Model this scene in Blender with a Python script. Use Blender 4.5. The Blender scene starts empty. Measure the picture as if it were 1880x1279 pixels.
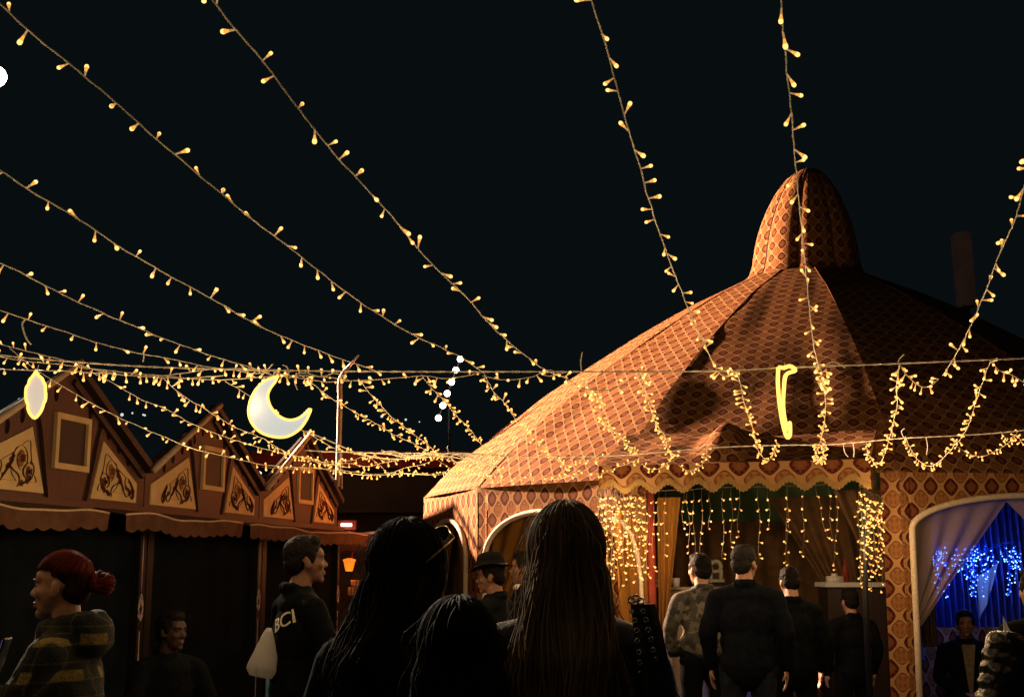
import bpy, bmesh, math, random
from mathutils import Vector, Matrix, noise
R = math.radians
S = bpy.context.scene
COL = S.collection

# ------------------------------------------------------------------ camera, sky, exposure
FPX, CAMH = 2300.0, 1.6
PITCH = math.atan((1040 - 639.5) / FPX)
cam_d = bpy.data.cameras.new('camera')
cam_d.sensor_width = 36.0
cam_d.lens = 36.0 * FPX / 1880.0
cam_d.clip_start, cam_d.clip_end = 0.05, 2000
cam = bpy.data.objects.new('camera', cam_d)
cam.location = (0, 0, CAMH)
cam.rotation_euler = (R(90) + PITCH, 0, 0)
COL.objects.link(cam)
S.camera = cam
w = bpy.data.worlds.new('World')
S.world = w
w.use_nodes = True
bg = w.node_tree.nodes['Background']
bg.inputs[0].default_value = (0.0025, 0.0043, 0.0052, 1)     # moonless night sky
bg.inputs[1].default_value = 1.0
S.view_settings.view_transform = 'Standard'
S.view_settings.look = 'None'
S.view_settings.exposure = 0
S.view_settings.gamma = 1
S.render.engine = 'CYCLES'
S.cycles.use_denoising = True
S.cycles.max_bounces = 5
S.cycles.diffuse_bounces = 3
S.cycles.sample_clamp_indirect = 3
S.cycles.sample_clamp_direct = 0
S.cycles.use_light_tree = True


def ab(px, py):
    xc = (px - 940) / FPX
    yc = -(py - 639.5) / FPX
    den = math.cos(PITCH) - yc * math.sin(PITCH)
    return xc / den, (math.sin(PITCH) + yc * math.cos(PITCH)) / den


def at(px, py, d):
    """the point in the place, d metres ahead, where the photograph shows pixel (px, py)"""
    a, b = ab(px, py)
    return Vector((a * d, d, CAMH + b * d))


# ------------------------------------------------------------------ helpers: objects
def link(o, parent=None):
    COL.objects.link(o)
    if parent is not None:
        o.parent = parent
    return o


def thing(name, label, cat, loc=(0, 0, 0), rz=0.0, group=None):
    o = bpy.data.objects.new(name, None)
    o.empty_display_size = 0.1
    o.location = loc
    o.rotation_euler = (0, 0, rz)
    o['label'] = label
    o['category'] = cat
    if group:
        o['group'] = group
    return link(o)


def tag(o, label, cat, group=None, kind=None):
    o['label'] = label
    o['category'] = cat
    if group:
        o['group'] = group
    if kind:
        o['kind'] = kind
    return o


class MB:
    """collects shapes for ONE mesh"""
    def __init__(self):
        self.v, self.f, self.m, self.uv = [], [], [], {}

    def add(self, vs, fs, mi=0, uvs=None):
        n = len(self.v)
        self.v += [tuple(q) for q in vs]
        for k, f in enumerate(fs):
            if uvs is not None:
                self.uv[len(self.f)] = [uvs[i] for i in f]
            self.f.append([i + n for i in f])
            self.m.append(mi)
        return self

    def box(self, c, s, mi=0, rot=None):
        vs = []
        for x in (-.5, .5):
            for y in (-.5, .5):
                for z in (-.5, .5):
                    q = Vector((x * s[0], y * s[1], z * s[2]))
                    if rot is not None:
                        q = rot @ q
                    vs.append(Vector(c) + q)
        return self.add(vs, [(0, 1, 3, 2), (4, 6, 7, 5), (0, 4, 5, 1), (2, 3, 7, 6), (0, 2, 6, 4), (1, 5, 7, 3)], mi)

    def tube(self, pts, r, n=6, mi=0, caps=True, flat=None, up0=None):
        pts = [Vector(q) for q in pts]
        k = len(pts)
        rs = r if isinstance(r, (list, tuple)) else [r] * k
        t0 = (pts[1] - pts[0]).normalized()
        up = Vector((0, 0, 1)) if abs(t0.z) < .9 else Vector((1, 0, 0))
        u = t0.cross(up).normalized()
        vs, fs = [], []
        for i in range(k):
            t = (pts[min(i + 1, k - 1)] - pts[max(i - 1, 0)])
            if t.length < 1e-9:
                t = t0
            t = t.normalized()
            u = (u - t * u.dot(t))
            if u.length < 1e-6:
                u = t.orthogonal()
            u = u.normalized()
            wv = t.cross(u)
            for j in range(n):
                a = 2 * math.pi * j / n
                vs.append(pts[i] + (u * math.cos(a) + wv * math.sin(a) * (flat or 1)) * rs[i])
        for i in range(k - 1):
            for j in range(n):
                a, b = i * n + j, i * n + (j + 1) % n
                fs.append((a, b, b + n, a + n))
        if caps:
            fs.append(tuple(range(n - 1, -1, -1)))
            fs.append(tuple(range((k - 1) * n, k * n)))
        return self.add(vs, fs, mi)

    def sphere(self, c, r, nu=12, nv=8, mi=0, rot=None):
        r = (r, r, r) if isinstance(r, (int, float)) else r
        vs, fs = [], []
        c = Vector(c)
        for i in range(nv + 1):
            th = math.pi * i / nv
            for j in range(nu):
                ph = 2 * math.pi * j / nu
                q = Vector((r[0] * math.sin(th) * math.cos(ph), r[1] * math.sin(th) * math.sin(ph), r[2] * math.cos(th)))
                if rot is not None:
                    q = rot @ q
                vs.append(c + q)
        for i in range(nv):
            for j in range(nu):
                a, b = i * nu + j, i * nu + (j + 1) % nu
                if i == 0:
                    fs.append((a, a + nu, b + nu))
                elif i == nv - 1:
                    fs.append((a, a + nu, b))
                else:
                    fs.append((a, a + nu, b + nu, b))
        return self.add(vs, fs, mi)

    def lathe(self, prof, n=16, mi=0, c=(0, 0, 0)):
        vs, fs = [], []
        for (r, z) in prof:
            for j in range(n):
                a = 2 * math.pi * j / n
                vs.append((c[0] + r * math.cos(a), c[1] + r * math.sin(a), c[2] + z))
        for i in range(len(prof) - 1):
            for j in range(n):
                a, b = i * n + j, i * n + (j + 1) % n
                fs.append((a, b, b + n, a + n))
        return self.add(vs, fs, mi)

    def grid(self, fn, nu, nv, mi=0, uvfn=None):
        vs, uvs, fs = [], [], []
        for j in range(nv + 1):
            for i in range(nu + 1):
                vs.append(fn(i / nu, j / nv))
                if uvfn:
                    uvs.append(uvfn(i / nu, j / nv))
        for j in range(nv):
            for i in range(nu):
                a = j * (nu + 1) + i
                fs.append((a, a + 1, a + nu + 2, a + nu + 1))
        return self.add(vs, fs, mi, uvs if uvfn else None)

    def mesh(self, name, mats, smooth=True):
        me = bpy.data.meshes.new(name)
        me.from_pydata(self.v, [], self.f)
        for m in (mats if isinstance(mats, (list, tuple)) else [mats]):
            me.materials.append(m)
        me.polygons.foreach_set('material_index', self.m)
        me.polygons.foreach_set('use_smooth', [smooth] * len(self.f))
        if self.uv:
            l = me.uv_layers.new(name='UVMap')
            for fi, us in self.uv.items():
                p = me.polygons[fi]
                for k, li in enumerate(p.loop_indices):
                    l.data[li].uv = us[k]
        me.update()
        return me

    def obj(self, name, mats, parent=None, smooth=True, fix=False):
        me = self.mesh(name, mats, smooth)
        if fix:
            bm = bmesh.new()
            bm.from_mesh(me)
            bmesh.ops.recalc_face_normals(bm, faces=bm.faces)
            bm.to_mesh(me)
            bm.free()
        return link(bpy.data.objects.new(name, me), parent)


def board_mesh(name, outer, holes, thick, mats):
    """flat board cut from an outline, with real holes; lies in XY, thickness along +-Z"""
    cu = bpy.data.curves.new(name, 'CURVE')
    cu.dimensions = '2D'
    cu.fill_mode = 'BOTH'
    cu.extrude = thick / 2
    for loop in [outer] + list(holes):
        sp = cu.splines.new('POLY')
        sp.points.add(len(loop) - 1)
        for k, q in enumerate(loop):
            sp.points[k].co = (q[0], q[1], 0, 1)
        sp.use_cyclic_u = True
    ob = bpy.data.objects.new(name, cu)
    COL.objects.link(ob)
    dg = bpy.context.evaluated_depsgraph_get()
    me = bpy.data.meshes.new_from_object(ob.evaluated_get(dg))
    bpy.data.objects.remove(ob)
    bpy.data.curves.remove(cu)
    me.name = name
    me.materials.clear()
    for m in (mats if isinstance(mats, (list, tuple)) else [mats]):
        me.materials.append(m)
    me.polygons.foreach_set('use_smooth', [False] * len(me.polygons))
    return me


def spline(pts, per=10):
    pts = [Vector(p) for p in pts]
    out = []
    n = len(pts)
    for i in range(n - 1):
        p0, p1, p2, p3 = pts[max(i - 1, 0)], pts[i], pts[i + 1], pts[min(i + 2, n - 1)]
        for k in range(per):
            t = k / per
            out.append(0.5 * ((2 * p1) + (p2 - p0) * t + (2 * p0 - 5 * p1 + 4 * p2 - p3) * t * t + (3 * p1 - p0 - 3 * p2 + p3) * t ** 3))
    out.append(pts[-1])
    return out


def resample(pts, step):
    out, acc = [pts[0].copy()], 0.0
    tang = [(pts[1] - pts[0]).normalized()]
    for a, b in zip(pts, pts[1:]):
        L = (b - a).length
        if L < 1e-9:
            continue
        while acc + L >= step:
            t = (step - acc) / L
            a = a.lerp(b, t)
            L = (b - a).length
            out.append(a.copy())
            tang.append((b - a).normalized() if L > 1e-9 else tang[-1])
            acc = 0.0
            if L < 1e-9:
                break
        acc += L
    return out, tang


# ------------------------------------------------------------------ helpers: materials
class NT:
    def __init__(self, name):
        self.m = bpy.data.materials.new(name)
        self.m.use_nodes = True
        self.t = self.m.node_tree
        self.n = self.t.nodes
        self.b = self.n['Principled BSDF']
        self.out = self.n['Material Output']

    def node(self, kind, **kw):
        x = self.n.new(kind)
        for k, v in kw.items():
            setattr(x, k, v)
        return x

    def L(self, a, b):
        self.t.links.new(a, b)

    def val(self, sock, v):
        if hasattr(v, 'is_linked') or isinstance(v, bpy.types.NodeSocket):
            self.L(v, sock)
        else:
            sock.default_value = v

    def math(self, op, a, b=0.0, c=0.0):
        x = self.node('ShaderNodeMath', operation=op)
        for i, v in enumerate((a, b, c)):
            self.val(x.inputs[i], v)
        return x.outputs[0]

    def mix(self, fac, a, b, blend='MIX'):
        x = self.node('ShaderNodeMix', data_type='RGBA', blend_type=blend)
        self.val(x.inputs[0], fac)
        self.val(x.inputs[6], a if not isinstance(a, tuple) or len(a) == 4 else (*a, 1))
        self.val(x.inputs[7], b if not isinstance(b, tuple) or len(b) == 4 else (*b, 1))
        return x.outputs[2]

    def noise(self, scale, vec=None, detail=4, rough=.55):
        x = self.node('ShaderNodeTexNoise')
        x.inputs['Scale'].default_value = scale
        x.inputs['Detail'].default_value = detail
        x.inputs['Roughness'].default_value = rough
        if vec is not None:
            self.L(vec, x.inputs['Vector'])
        return x.outputs['Fac']

    def ramp(self, fac, lo, hi):
        x = self.node('ShaderNodeMapRange')
        x.interpolation_type = 'SMOOTHSTEP'
        self.val(x.inputs[0], fac)
        x.inputs[1].default_value = lo
        x.inputs[2].default_value = hi
        return x.outputs[0]

    def coord(self, which='Object', scale=None):
        t = self.node('ShaderNodeTexCoord')
        o = t.outputs[which]
        if scale:
            mp = self.node('ShaderNodeMapping')
            mp.inputs['Scale'].default_value = scale
            self.L(o, mp.inputs[0])
            o = mp.outputs[0]
        return o

    def bump(self, h, strength=.3, dist=.01):
        b = self.node('ShaderNodeBump')
        b.inputs['Strength'].default_value = strength
        b.inputs['Distance'].default_value = dist
        self.L(h, b.inputs['Height'])
        self.L(b.outputs[0], self.b.inputs['Normal'])


def plain(name, col, rough=.7, var=.25, scale=20, spec=.3, metal=0, bump=0.0, bscale=None, stretch=None, sheen=0):
    k = NT(name)
    v = k.coord('Object', stretch)
    nz = k.noise(scale, v)
    lo = tuple(c * (1 - var) for c in col)
    hi = tuple(min(1, c * (1 + var)) for c in col)
    k.L(k.mix(k.ramp(nz, .3, .7), lo, hi), k.b.inputs['Base Color'])
    k.b.inputs['Roughness'].default_value = rough
    k.b.inputs['Specular IOR Level'].default_value = spec
    k.b.inputs['Metallic'].default_value = metal
    if sheen:
        k.b.inputs['Sheen Weight'].default_value = sheen
    if bump:
        k.bump(k.noise(bscale or scale * 3, v), bump, .01)
    return k.m


def glow(name, col, strength, sample=True):
    k = NT(name)
    k.b.inputs['Base Color'].default_value = (*[min(c, 1) * .6 for c in col], 1)
    k.b.inputs['Emission Color'].default_value = (*col, 1)
    k.b.inputs['Emission Strength'].default_value = strength
    if not sample:
        k.m.cycles.emission_sampling = 'NONE'
    return k.m


def fabric_tent():
    """carpet-like damask: offset rows of dark red and of tan medallions in a pale ogee lattice (UV in metres)"""
    k = NT('tent_damask')
    uv = k.node('ShaderNodeUVMap')
    uv.uv_map = 'UVMap'
    sep = k.node('ShaderNodeSeparateXYZ')
    k.L(uv.outputs[0], sep.inputs[0])
    nzv = k.node('ShaderNodeTexNoise')
    nzv.inputs['Scale'].default_value = 2.5
    k.L(uv.outputs[0], nzv.inputs['Vector'])
    du = k.math('MULTIPLY', k.math('SUBTRACT', nzv.outputs['Fac'], .5), .03)
    U = k.math('MULTIPLY', k.math('ADD', sep.outputs[0], du), 2 * math.pi / .205)
    V = k.math('MULTIPLY', k.math('ADD', sep.outputs[1], du), 2 * math.pi / .235)
    f = k.math('ADD', k.math('COSINE', U), k.math('COSINE', V))
    af = k.math('ABSOLUTE', f)
    # lattice band and its edges
    band = k.math('SUBTRACT', 1.0, k.ramp(af, .34, .46))
    edge = k.math('MULTIPLY', k.ramp(af, .34, .44), k.math('SUBTRACT', 1.0, k.ramp(af, .56, .76)))
    core = k.ramp(af, 1.25, 1.45)
    isA = k.ramp(f, -.05, .05)
    leaf = k.math('ADD', k.math('COSINE', k.math('MULTIPLY', U, 5.0)), k.math('COSINE', k.math('MULTIPLY', k.math('ADD', V, k.math('MULTIPLY', k.math('ABSOLUTE', k.math('SINE', k.math('MULTIPLY', U, .5))), 2.4)), 4.0)))
    leafm = k.math('MULTIPLY', k.ramp(leaf, -.1, .9), k.ramp(af, .7, .9))
    dark = k.mix(leafm, (.060, .009, .006), (.15, .032, .015))
    tan = k.mix(leafm, (.33, .145, .05), (.20, .07, .025))
    med = k.mix(isA, tan, dark)
    med = k.mix(k.math('MULTIPLY', core, .5), med, (.30, .12, .04))
    med = k.mix(k.math('MULTIPLY', edge, .85), med, (.07, .018, .01))
    latt = k.mix(k.ramp(k.noise(160, uv.outputs[0], 2), .35, .65), (.36, .175, .068), (.52, .285, .12))
    c = k.mix(band, med, latt)
    # worn, uneven dye and dust
    c = k.mix(k.math('MULTIPLY', k.ramp(k.noise(1.1, uv.outputs[0], 6), .35, .8), .16), c, (.30, .10, .04))
    c = k.mix(.85, c, k.mix(k.ramp(k.noise(420, uv.outputs[0], 2), .25, .75), (.55, .55, .55), (1, 1, 1)), 'MULTIPLY')
    k.L(c, k.b.inputs['Base Color'])
    k.b.inputs['Roughness'].default_value = .8
    k.b.inputs['Specular IOR Level'].default_value = .06
    h = k.math('ADD', k.math('MULTIPLY', band, .7), k.math('MULTIPLY', k.noise(90, uv.outputs[0], 3), .5))
    k.bump(h, .5, .01)
    return k.m


def wood(name, c1, c2, axis=(1, 1, 14), rough=.6):
    k = NT(name)
    v = k.coord('Object', axis)
    nz = k.noise(4, v, 6, .6)
    nz2 = k.noise(1.3, k.coord('Object'), 3)
    c = k.mix(k.ramp(nz, .3, .7), c1, c2)
    c = k.mix(k.math('MULTIPLY', nz2, .5), c, tuple(x * .5 for x in c1))
    k.L(c, k.b.inputs['Base Color'])
    k.b.inputs['Roughness'].default_value = rough
    k.bump(nz, .25, .004)
    return k.m


def sheer(name, col, trans=.35, alpha=1.0, rough=.8):
    k = NT(name)
    nz = k.noise(30, k.coord('Object'), 3)
    c = k.mix(nz, tuple(x * .8 for x in col), col)
    k.L(c, k.b.inputs['Base Color'])
    k.b.inputs['Roughness'].default_value = rough
    k.b.inputs['Specular IOR Level'].default_value = .1
    tr = k.node('ShaderNodeBsdfTranslucent')
    k.L(c, tr.inputs[0])
    mx = k.node('ShaderNodeMixShader')
    mx.inputs[0].default_value = trans
    k.L(k.b.outputs[0], mx.inputs[1])
    k.L(tr.outputs[0], mx.inputs[2])
    last = mx.outputs[0]
    if alpha < 1:
        tp = k.node('ShaderNodeBsdfTransparent')
        m2 = k.node('ShaderNodeMixShader')
        m2.inputs[0].default_value = alpha
        k.L(tp.outputs[0], m2.inputs[1])
        k.L(last, m2.inputs[2])
        last = m2.outputs[0]
    k.L(last, k.out.inputs[0])
    return k.m


M = {}
M['damask'] = fabric_tent()
M['seam'] = plain('seam_piping', (.05, .015, .01), .8)
M['trim'] = plain('arch_trim', (.62, .50, .36), .7, .15, 60)
M['fringe'] = plain('gold_fringe', (.26, .15, .045), .7, .35, 60, stretch=(40, 40, 1))
M['gold_drape'] = sheer('gold_drape', (.36, .16, .03), .35)
M['sheer'] = sheer('sheer_tan', (.55, .38, .24), .22, .66)
M['brown_drape'] = plain('brown_drape', (.19, .105, .045), .9, .2, 8)
M['green_cloth'] = plain('green_cloth', (.05, .09, .035), .9, .2, 8)
M['red_cloth'] = plain('red_cloth', (.25, .035, .02), .8, .2, 12)
M['foil'] = plain('blue_foil', (.06, .10, .42), .36, .5, 5, spec=.6, metal=.75, bump=1.0, bscale=5, stretch=(14, 14, .7))
M['navy_cloth'] = sheer('pale_backdrop', (.06, .065, .12), .2)
M['blue_cloth'] = sheer('blue_cloth', (.03, .10, .55), .3)
M['white_cloth'] = sheer('white_cloth', (.6, .58, .52), .3)
M['wood'] = wood('stall_wood', (.075, .026, .017), (.12, .046, .028), (14, 14, 1))
M['dark_wood'] = wood('dark_stall_wood', (.022, .010, .007), (.04, .018, .011), (14, 14, 1))
M['pale_wood'] = wood('pale_batten', (.55, .38, .23), (.70, .52, .34), (6, 1, 6))
M['cream'] = plain('cream_panel', (.62, .44, .21), .65, .12, 5)
M['scroll'] = plain('scroll_brown', (.10, .03, .016), .6, .25, 15)
M['rust'] = plain('scroll_rust', (.24, .09, .03), .6, .25, 15)
M['awning'] = plain('awning_canvas', (.095, .040, .020), .85, .25, 6, bump=.3, bscale=200)
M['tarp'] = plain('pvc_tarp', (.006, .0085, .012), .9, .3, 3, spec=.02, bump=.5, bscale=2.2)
M['post'] = plain('black_post', (.006, .006, .006), .5)
M['mark'] = plain('mauve_paint', (.45, .34, .38), .6)
M['asphalt'] = plain('asphalt', (.045, .043, .042), .85, .3, 60, bump=.4)
M['hill'] = plain('hill_dark', (.006, .009, .009), 1, .3, .05)
M['plaster'] = plain('dark_plaster', (.05, .047, .045), .85, .2, 1.5)
M['redboard'] = plain('red_fascia', (.26, .04, .022), .6, .25, 2)
M['concrete'] = plain('pale_concrete', (.80, .80, .72), .9, .15, 3)
M['metal'] = plain('grey_metal', (.45, .43, .40), .35, .15, 8, metal=.9)
M['white_pipe'] = plain('white_pipe', (.30, .28, .25), .45, .12, 10)
M['wire'] = plain('clear_wire', (.58, .52, .38), .4, .15, 120, spec=.5)
M['dim_wire'] = plain('brown_wire', (.10, .075, .04), .6, .2, 60)
M['rope'] = plain('white_rope', (.62, .56, .46), .7, .3, 150)
M['bulb_tip'] = glow('bulb_tip', (1.0, .54, .16), 1.9, False)
M['bulb_body'] = glow('bulb_body', (1.0, .42, .06), 1.1, False)
M['bulb_stalk'] = glow('bulb_stalk', (1.0, .62, .26), .34, False)
M['blue_tip'] = glow('blue_tip', (.16, .45, 1.0), 7.0, False)
M['blue_body'] = glow('blue_body', (.02, .10, 1.0), 2.0, False)
M['neon'] = glow('neon_yellow', (1.0, .53, .10), 2.0)
M['acrylic'] = glow('white_acrylic', (.84, .92, .90), .58)
M['acrylic'].node_tree.nodes['Principled BSDF'].inputs['Base Color'].default_value = (.2, .22, .24, 1)
M['acrylic_pink'] = glow('pink_acrylic', (.88, .74, .62), .62)
M['acrylic_pink'].node_tree.nodes['Principled BSDF'].inputs['Base Color'].default_value = (.2, .2, .2, 1)
M['flood'] = glow('flood_white', (1.0, .93, .74), 12)
M['lampwhite'] = glow('tube_white', (1.0, .86, .66), 2)
M['heat'] = glow('heat_orange', (1.0, .24, .015), .95)
M['tiny'] = glow('tiny_lamp', (.8, .85, .9), .9, False)
M['black_cloth'] = plain('black_cloth', (.0045, .0055, .0065), .9, .3, 25, spec=.05, bump=.3, bscale=14)
M['dark_blue'] = plain('dark_blue_cloth', (.005, .0065, .011), .9, .3, 25, spec=.06)
M['jeans'] = plain('jeans', (.012, .016, .028), .9, .35, 30, spec=.06)
M['leather'] = plain('black_leather', (.010, .010, .011), .45, .3, 12, spec=.35, bump=.35, bscale=40)
M['puffer'] = plain('shiny_puffer', (.010, .0095, .0095), .26, .3, 9, spec=.5, bump=.3, bscale=22)
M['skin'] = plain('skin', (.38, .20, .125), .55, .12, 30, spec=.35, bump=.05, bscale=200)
M['skin_shaded'] = plain('skin_shaded', (.05, .026, .018), .6, .12, 30, spec=.3)  # shaded copy of the skin: the seated man's darkness put into the colour
M['skin_dim'] = plain('skin_dimmed', (.19, .09, .055), .6, .12, 30, spec=.3)  # dimmer copy of the skin: low light on crowd faces put into the colour
M['lip'] = plain('lips', (.16, .05, .04), .55)
M['eye'] = plain('eye_dark', (.02, .014, .012), .25)
M['hair_dark'] = plain('hair_dark', (.008, .006, .005), .7, .4, 60, spec=.08)
M['hair_grey'] = plain('hair_grey', (.015, .014, .013), .7, .5, 60, spec=.12)
M['felt'] = plain('black_felt', (.005, .005, .006), .9, .3, 40, spec=.05)
M['shirt'] = plain('tan_shirt', (.16, .125, .08), .85)
M['bag'] = sheer('plastic_bag', (.62, .57, .50), .45, .93, .35)
M['sky_blue'] = plain('blue_paint', (.09, .25, .42), .5, .15, 6)
M['glass_dark'] = plain('dark_lens', (.01, .01, .012), .1, 0, 5, spec=.6)
M['gold'] = plain('gold_metal', (.75, .55, .28), .3, .1, 10, metal=1)
M['steel'] = plain('polished_steel', (.75, .74, .72), .18, .1, 10, metal=1)
M['counter_violet'] = plain('violet_front', (.07, .065, .30), .6, .1, 4)
M['counter_tan'] = plain('tan_front', (.20, .15, .08), .7, .1, 4)
M['cup'] = plain('paper_white', (.62, .60, .56), .6, .1, 10)
M['print_white'] = plain('white_print', (.75, .68, .52), .6, .2, 90)
M['print_grey'] = plain('grey_print', (.10, .10, .105), .6)
M['brick_pack'] = plain('kraft_pack', (.40, .23, .13), .8, .3, 25)


def hair_mat(name, dark, light):
    k = NT(name)
    a = k.node('ShaderNodeAttribute')
    a.attribute_name = 'tone'
    c = k.mix(a.outputs['Fac'], dark, light)
    k.L(c, k.b.inputs['Base Color'])
    k.b.inputs['Roughness'].default_value = .75
    k.b.inputs['Specular IOR Level'].default_value = .1
    return k.m


M['hair_blonde'] = hair_mat('hair_balayage', (.02, .012, .007), (.42, .28, .15))
M['hair_brown'] = hair_mat('hair_brown', (.008, .006, .005), (.026, .018, .012))
M['hair_red'] = hair_mat('hair_red', (.03, .008, .006), (.20, .022, .012))


def plaid():
    k = NT('plaid_wool')
    s = k.node('ShaderNodeSeparateXYZ')
    k.L(k.coord('Object'), s.inputs[0])
    g = k.math('ADD', s.outputs[0], s.outputs[1])
    a = k.ramp(k.math('SINE', k.math('MULTIPLY', g, 2 * math.pi / .13)), .35, .75)
    b = k.ramp(k.math('SINE', k.math('MULTIPLY', s.outputs[2], 2 * math.pi / .12)), .35, .75)
    a2 = k.ramp(k.math('SINE', k.math('MULTIPLY', g, 2 * math.pi / .065)), .9, .98)
    b2 = k.ramp(k.math('SINE', k.math('MULTIPLY', s.outputs[2], 2 * math.pi / .06)), .9, .98)
    both = k.math('MULTIPLY', a, b)
    c = k.mix(k.math('MULTIPLY', k.math('ADD', a2, b2), .4), (.010, .012, .010), (.16, .13, .035))
    c = k.mix(both, c, (.33, .24, .05))
    nz = k.ramp(k.noise(120, k.coord('Object'), 3), .3, .7)
    c = k.mix(.8, c, k.mix(nz, (.3, .3, .3), (1, 1, 1)), 'MULTIPLY')
    k.L(c, k.b.inputs['Base Color'])
    k.b.inputs['Roughness'].default_value = .9
    k.bump(k.noise(150, k.coord('Object'), 3), .6, .01)
    return k.m


def camo():
    k = NT('camo_cloth')
    v = k.coord('Object')
    n1 = k.ramp(k.noise(13, v, 3, .5), .46, .5)
    n2 = k.node('ShaderNodeTexNoise')
    n2.inputs['Scale'].default_value = 17
    mp = k.node('ShaderNodeMapping')
    mp.inputs['Location'].default_value = (5, 3, 8)
    k.L(v, mp.inputs[0])
    k.L(mp.outputs[0], n2.inputs['Vector'])
    c = k.mix(n1, (.14, .127, .105), (.055, .05, .04))
    c = k.mix(k.ramp(n2.outputs['Fac'], .54, .58), c, (.025, .024, .026))
    k.L(c, k.b.inputs['Base Color'])
    k.b.inputs['Roughness'].default_value = .85
    return k.m


M['plaid'] = plaid()
M['camo'] = camo()


def lamp(name, loc, energy, col, radius, parent=None):
    d = bpy.data.lights.new(name, 'POINT')
    d.energy = energy
    d.color = col
    d.shadow_soft_size = radius
    o = bpy.data.objects.new(name, d)
    o.location = loc
    return link(o, parent)


WARM = (1.0, .64, .30)

# ------------------------------------------------------------------ ground, hill
g = MB()
g.add([(-400, -40, 0), (400, -40, 0), (400, 400, 0), (-400, 400, 0)], [(0, 1, 2, 3)])
o = g.obj('ground', M['asphalt'], smooth=False)
o['kind'] = 'structure'
h = MB()
h.grid(lambda u, v: (-260 + 520 * u, 130 + 120 * v, (3 + 15 * v + 5 * noise.noise(Vector((u * 6, v * 2, 3)))) * min(1, v * 5)), 60, 12)
o = h.obj('hill', M['hill'])
o['kind'] = 'structure'

# ------------------------------------------------------------------ the big tent
TX, TY, TR, EAVE = 3.6, 15.0, 4.65, 2.37
ANG = [-82, -58, -35, -5, 25, 50, 75, 100, 125, 150, 175, 200, 225, 250, 278]
PROF = [(4.65, 2.37), (4.36, 2.66), (3.99, 2.97), (3.6, 3.28), (3.2, 3.58), (2.78, 3.87), (2.3, 4.18), (1.85, 4.46), (1.47, 4.68), (1.05, 4.89), (.72, 5.06)]


def tent_xy(th, r):
    return TX + r * math.sin(R(th)), TY - r * math.cos(R(th))


def prof(v):
    x = v * (len(PROF) - 1)
    i = min(int(x), len(PROF) - 2)
    t = x - i
    p0, p1, p2, p3 = PROF[max(i - 1, 0)], PROF[i], PROF[i + 1], PROF[min(i + 2, len(PROF) - 1)]
    q = []
    for c in (0, 1):
        q.append(.5 * (2 * p1[c] + (p2[c] - p0[c]) * t + (2 * p0[c] - 5 * p1[c] + 4 * p2[c] - p3[c]) * t * t + (3 * p1[c] - p0[c] - 3 * p2[c] + p3[c]) * t ** 3))
    return q


SL = [0]
for i in range(200):
    a_, b_ = prof(i / 200), prof((i + 1) / 200)
    SL.append(SL[-1] + math.hypot(a_[0] - b_[0], a_[1] - b_[1]))


def slope_len(v):
    x = v * 200
    i = min(int(x), 199)
    return SL[i] + (SL[i + 1] - SL[i]) * (x - i)


tent = thing('tent', 'large round tent of red and gold damask cloth with a domed top', 'tent', (TX, TY, 0))
TI = Vector((TX, TY, 0))


def tp(v):
    return Vector(v) - TI


roof = MB()
for k in range(len(ANG) - 1):
    t0, t1 = ANG[k], ANG[k + 1]
    half = R((t1 - t0) / 2)

    def fn(u, v, t0=t0, t1=t1, half=half):
        r, z = prof(v)
        th = t0 + (t1 - t0) * u
        loc = R(th - (t0 + t1) / 2)
        poly = r * math.cos(half) / math.cos(loc)
        rr = poly * .62 + r * .38
        s = math.sin(math.pi * u)
        sag = -.045 * s * math.sin(math.pi * min(1, v * 1.1)) * (r / 4.65)
        x, y = tent_xy(th, rr)
        nz = noise.noise(Vector((x * 1.3, y * 1.3, z * 2))) * .045 + .035 * noise.noise(Vector((th * .45, v * 2.0, 7))) + .02 * (1 - abs(noise.noise(Vector((th * .22 + v * 2, v * 1.1, 3)))))
        zz = z + sag + nz * (1 - v) * min(1, v * 8)
        return tp((x, y, zz))

    def uvf(u, v, t0=t0, t1=t1, half=half, k=k):
        r, z = prof(v)
        return (((u - .5) * 2 * r * math.sin(half) + k * 1.37) * 1.38, slope_len(v) * 1.42)
    roof.grid(fn, 14, 40, 0, uvf)
ro = roof.obj('roof', M['damask'], tent)
sm = MB()
for k in range(len(ANG) - 1):
    pts = []
    for i in range(31):
        r, z = prof(i / 30)
        x, y = tent_xy(ANG[k], r * 1.0)
        pts.append(tp((x, y, z + .002)))
    sm.tube(pts, .005, 5)
sm.obj('seam', M['damask'], ro)

# dome cap
CAP = [(.80, 5.01), (.70, 5.10), (.655, 5.25), (.635, 5.42), (.60, 5.60), (.545, 5.79), (.475, 5.97), (.39, 6.15), (.27, 6.33), (.13, 6.45), (.0, 6.485)]
NG = 9
cap = MB()


def capfn(u, v):
    x = v * (len(CAP) - 1)
    i = min(int(x), len(CAP) - 2)
    t = x - i
    r = CAP[i][0] + (CAP[i + 1][0] - CAP[i][0]) * t
    z = CAP[i][1] + (CAP[i + 1][1] - CAP[i][1]) * t
    g_ = abs(math.sin(u * NG * math.pi))
    rr = r * (.93 + .07 * g_ ** .6)
    a = 2 * math.pi * u + .15
    return tp((TX + .11 * v * v + rr * math.cos(a), TY + rr * math.sin(a), z))


cap.grid(capfn, NG * 8, 36, 0, lambda u, v: (u * 5.6, v * 2.5))
co = cap.obj('dome_cap', M['damask'], tent)
cs = MB()
for k in range(NG):
    cs.tube([capfn(k / NG, i / 24) * 1.0 + Vector((0, 0, .0)) for i in range(24)], .012, 5)
cs.obj('piping', M['seam'], co)


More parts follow.
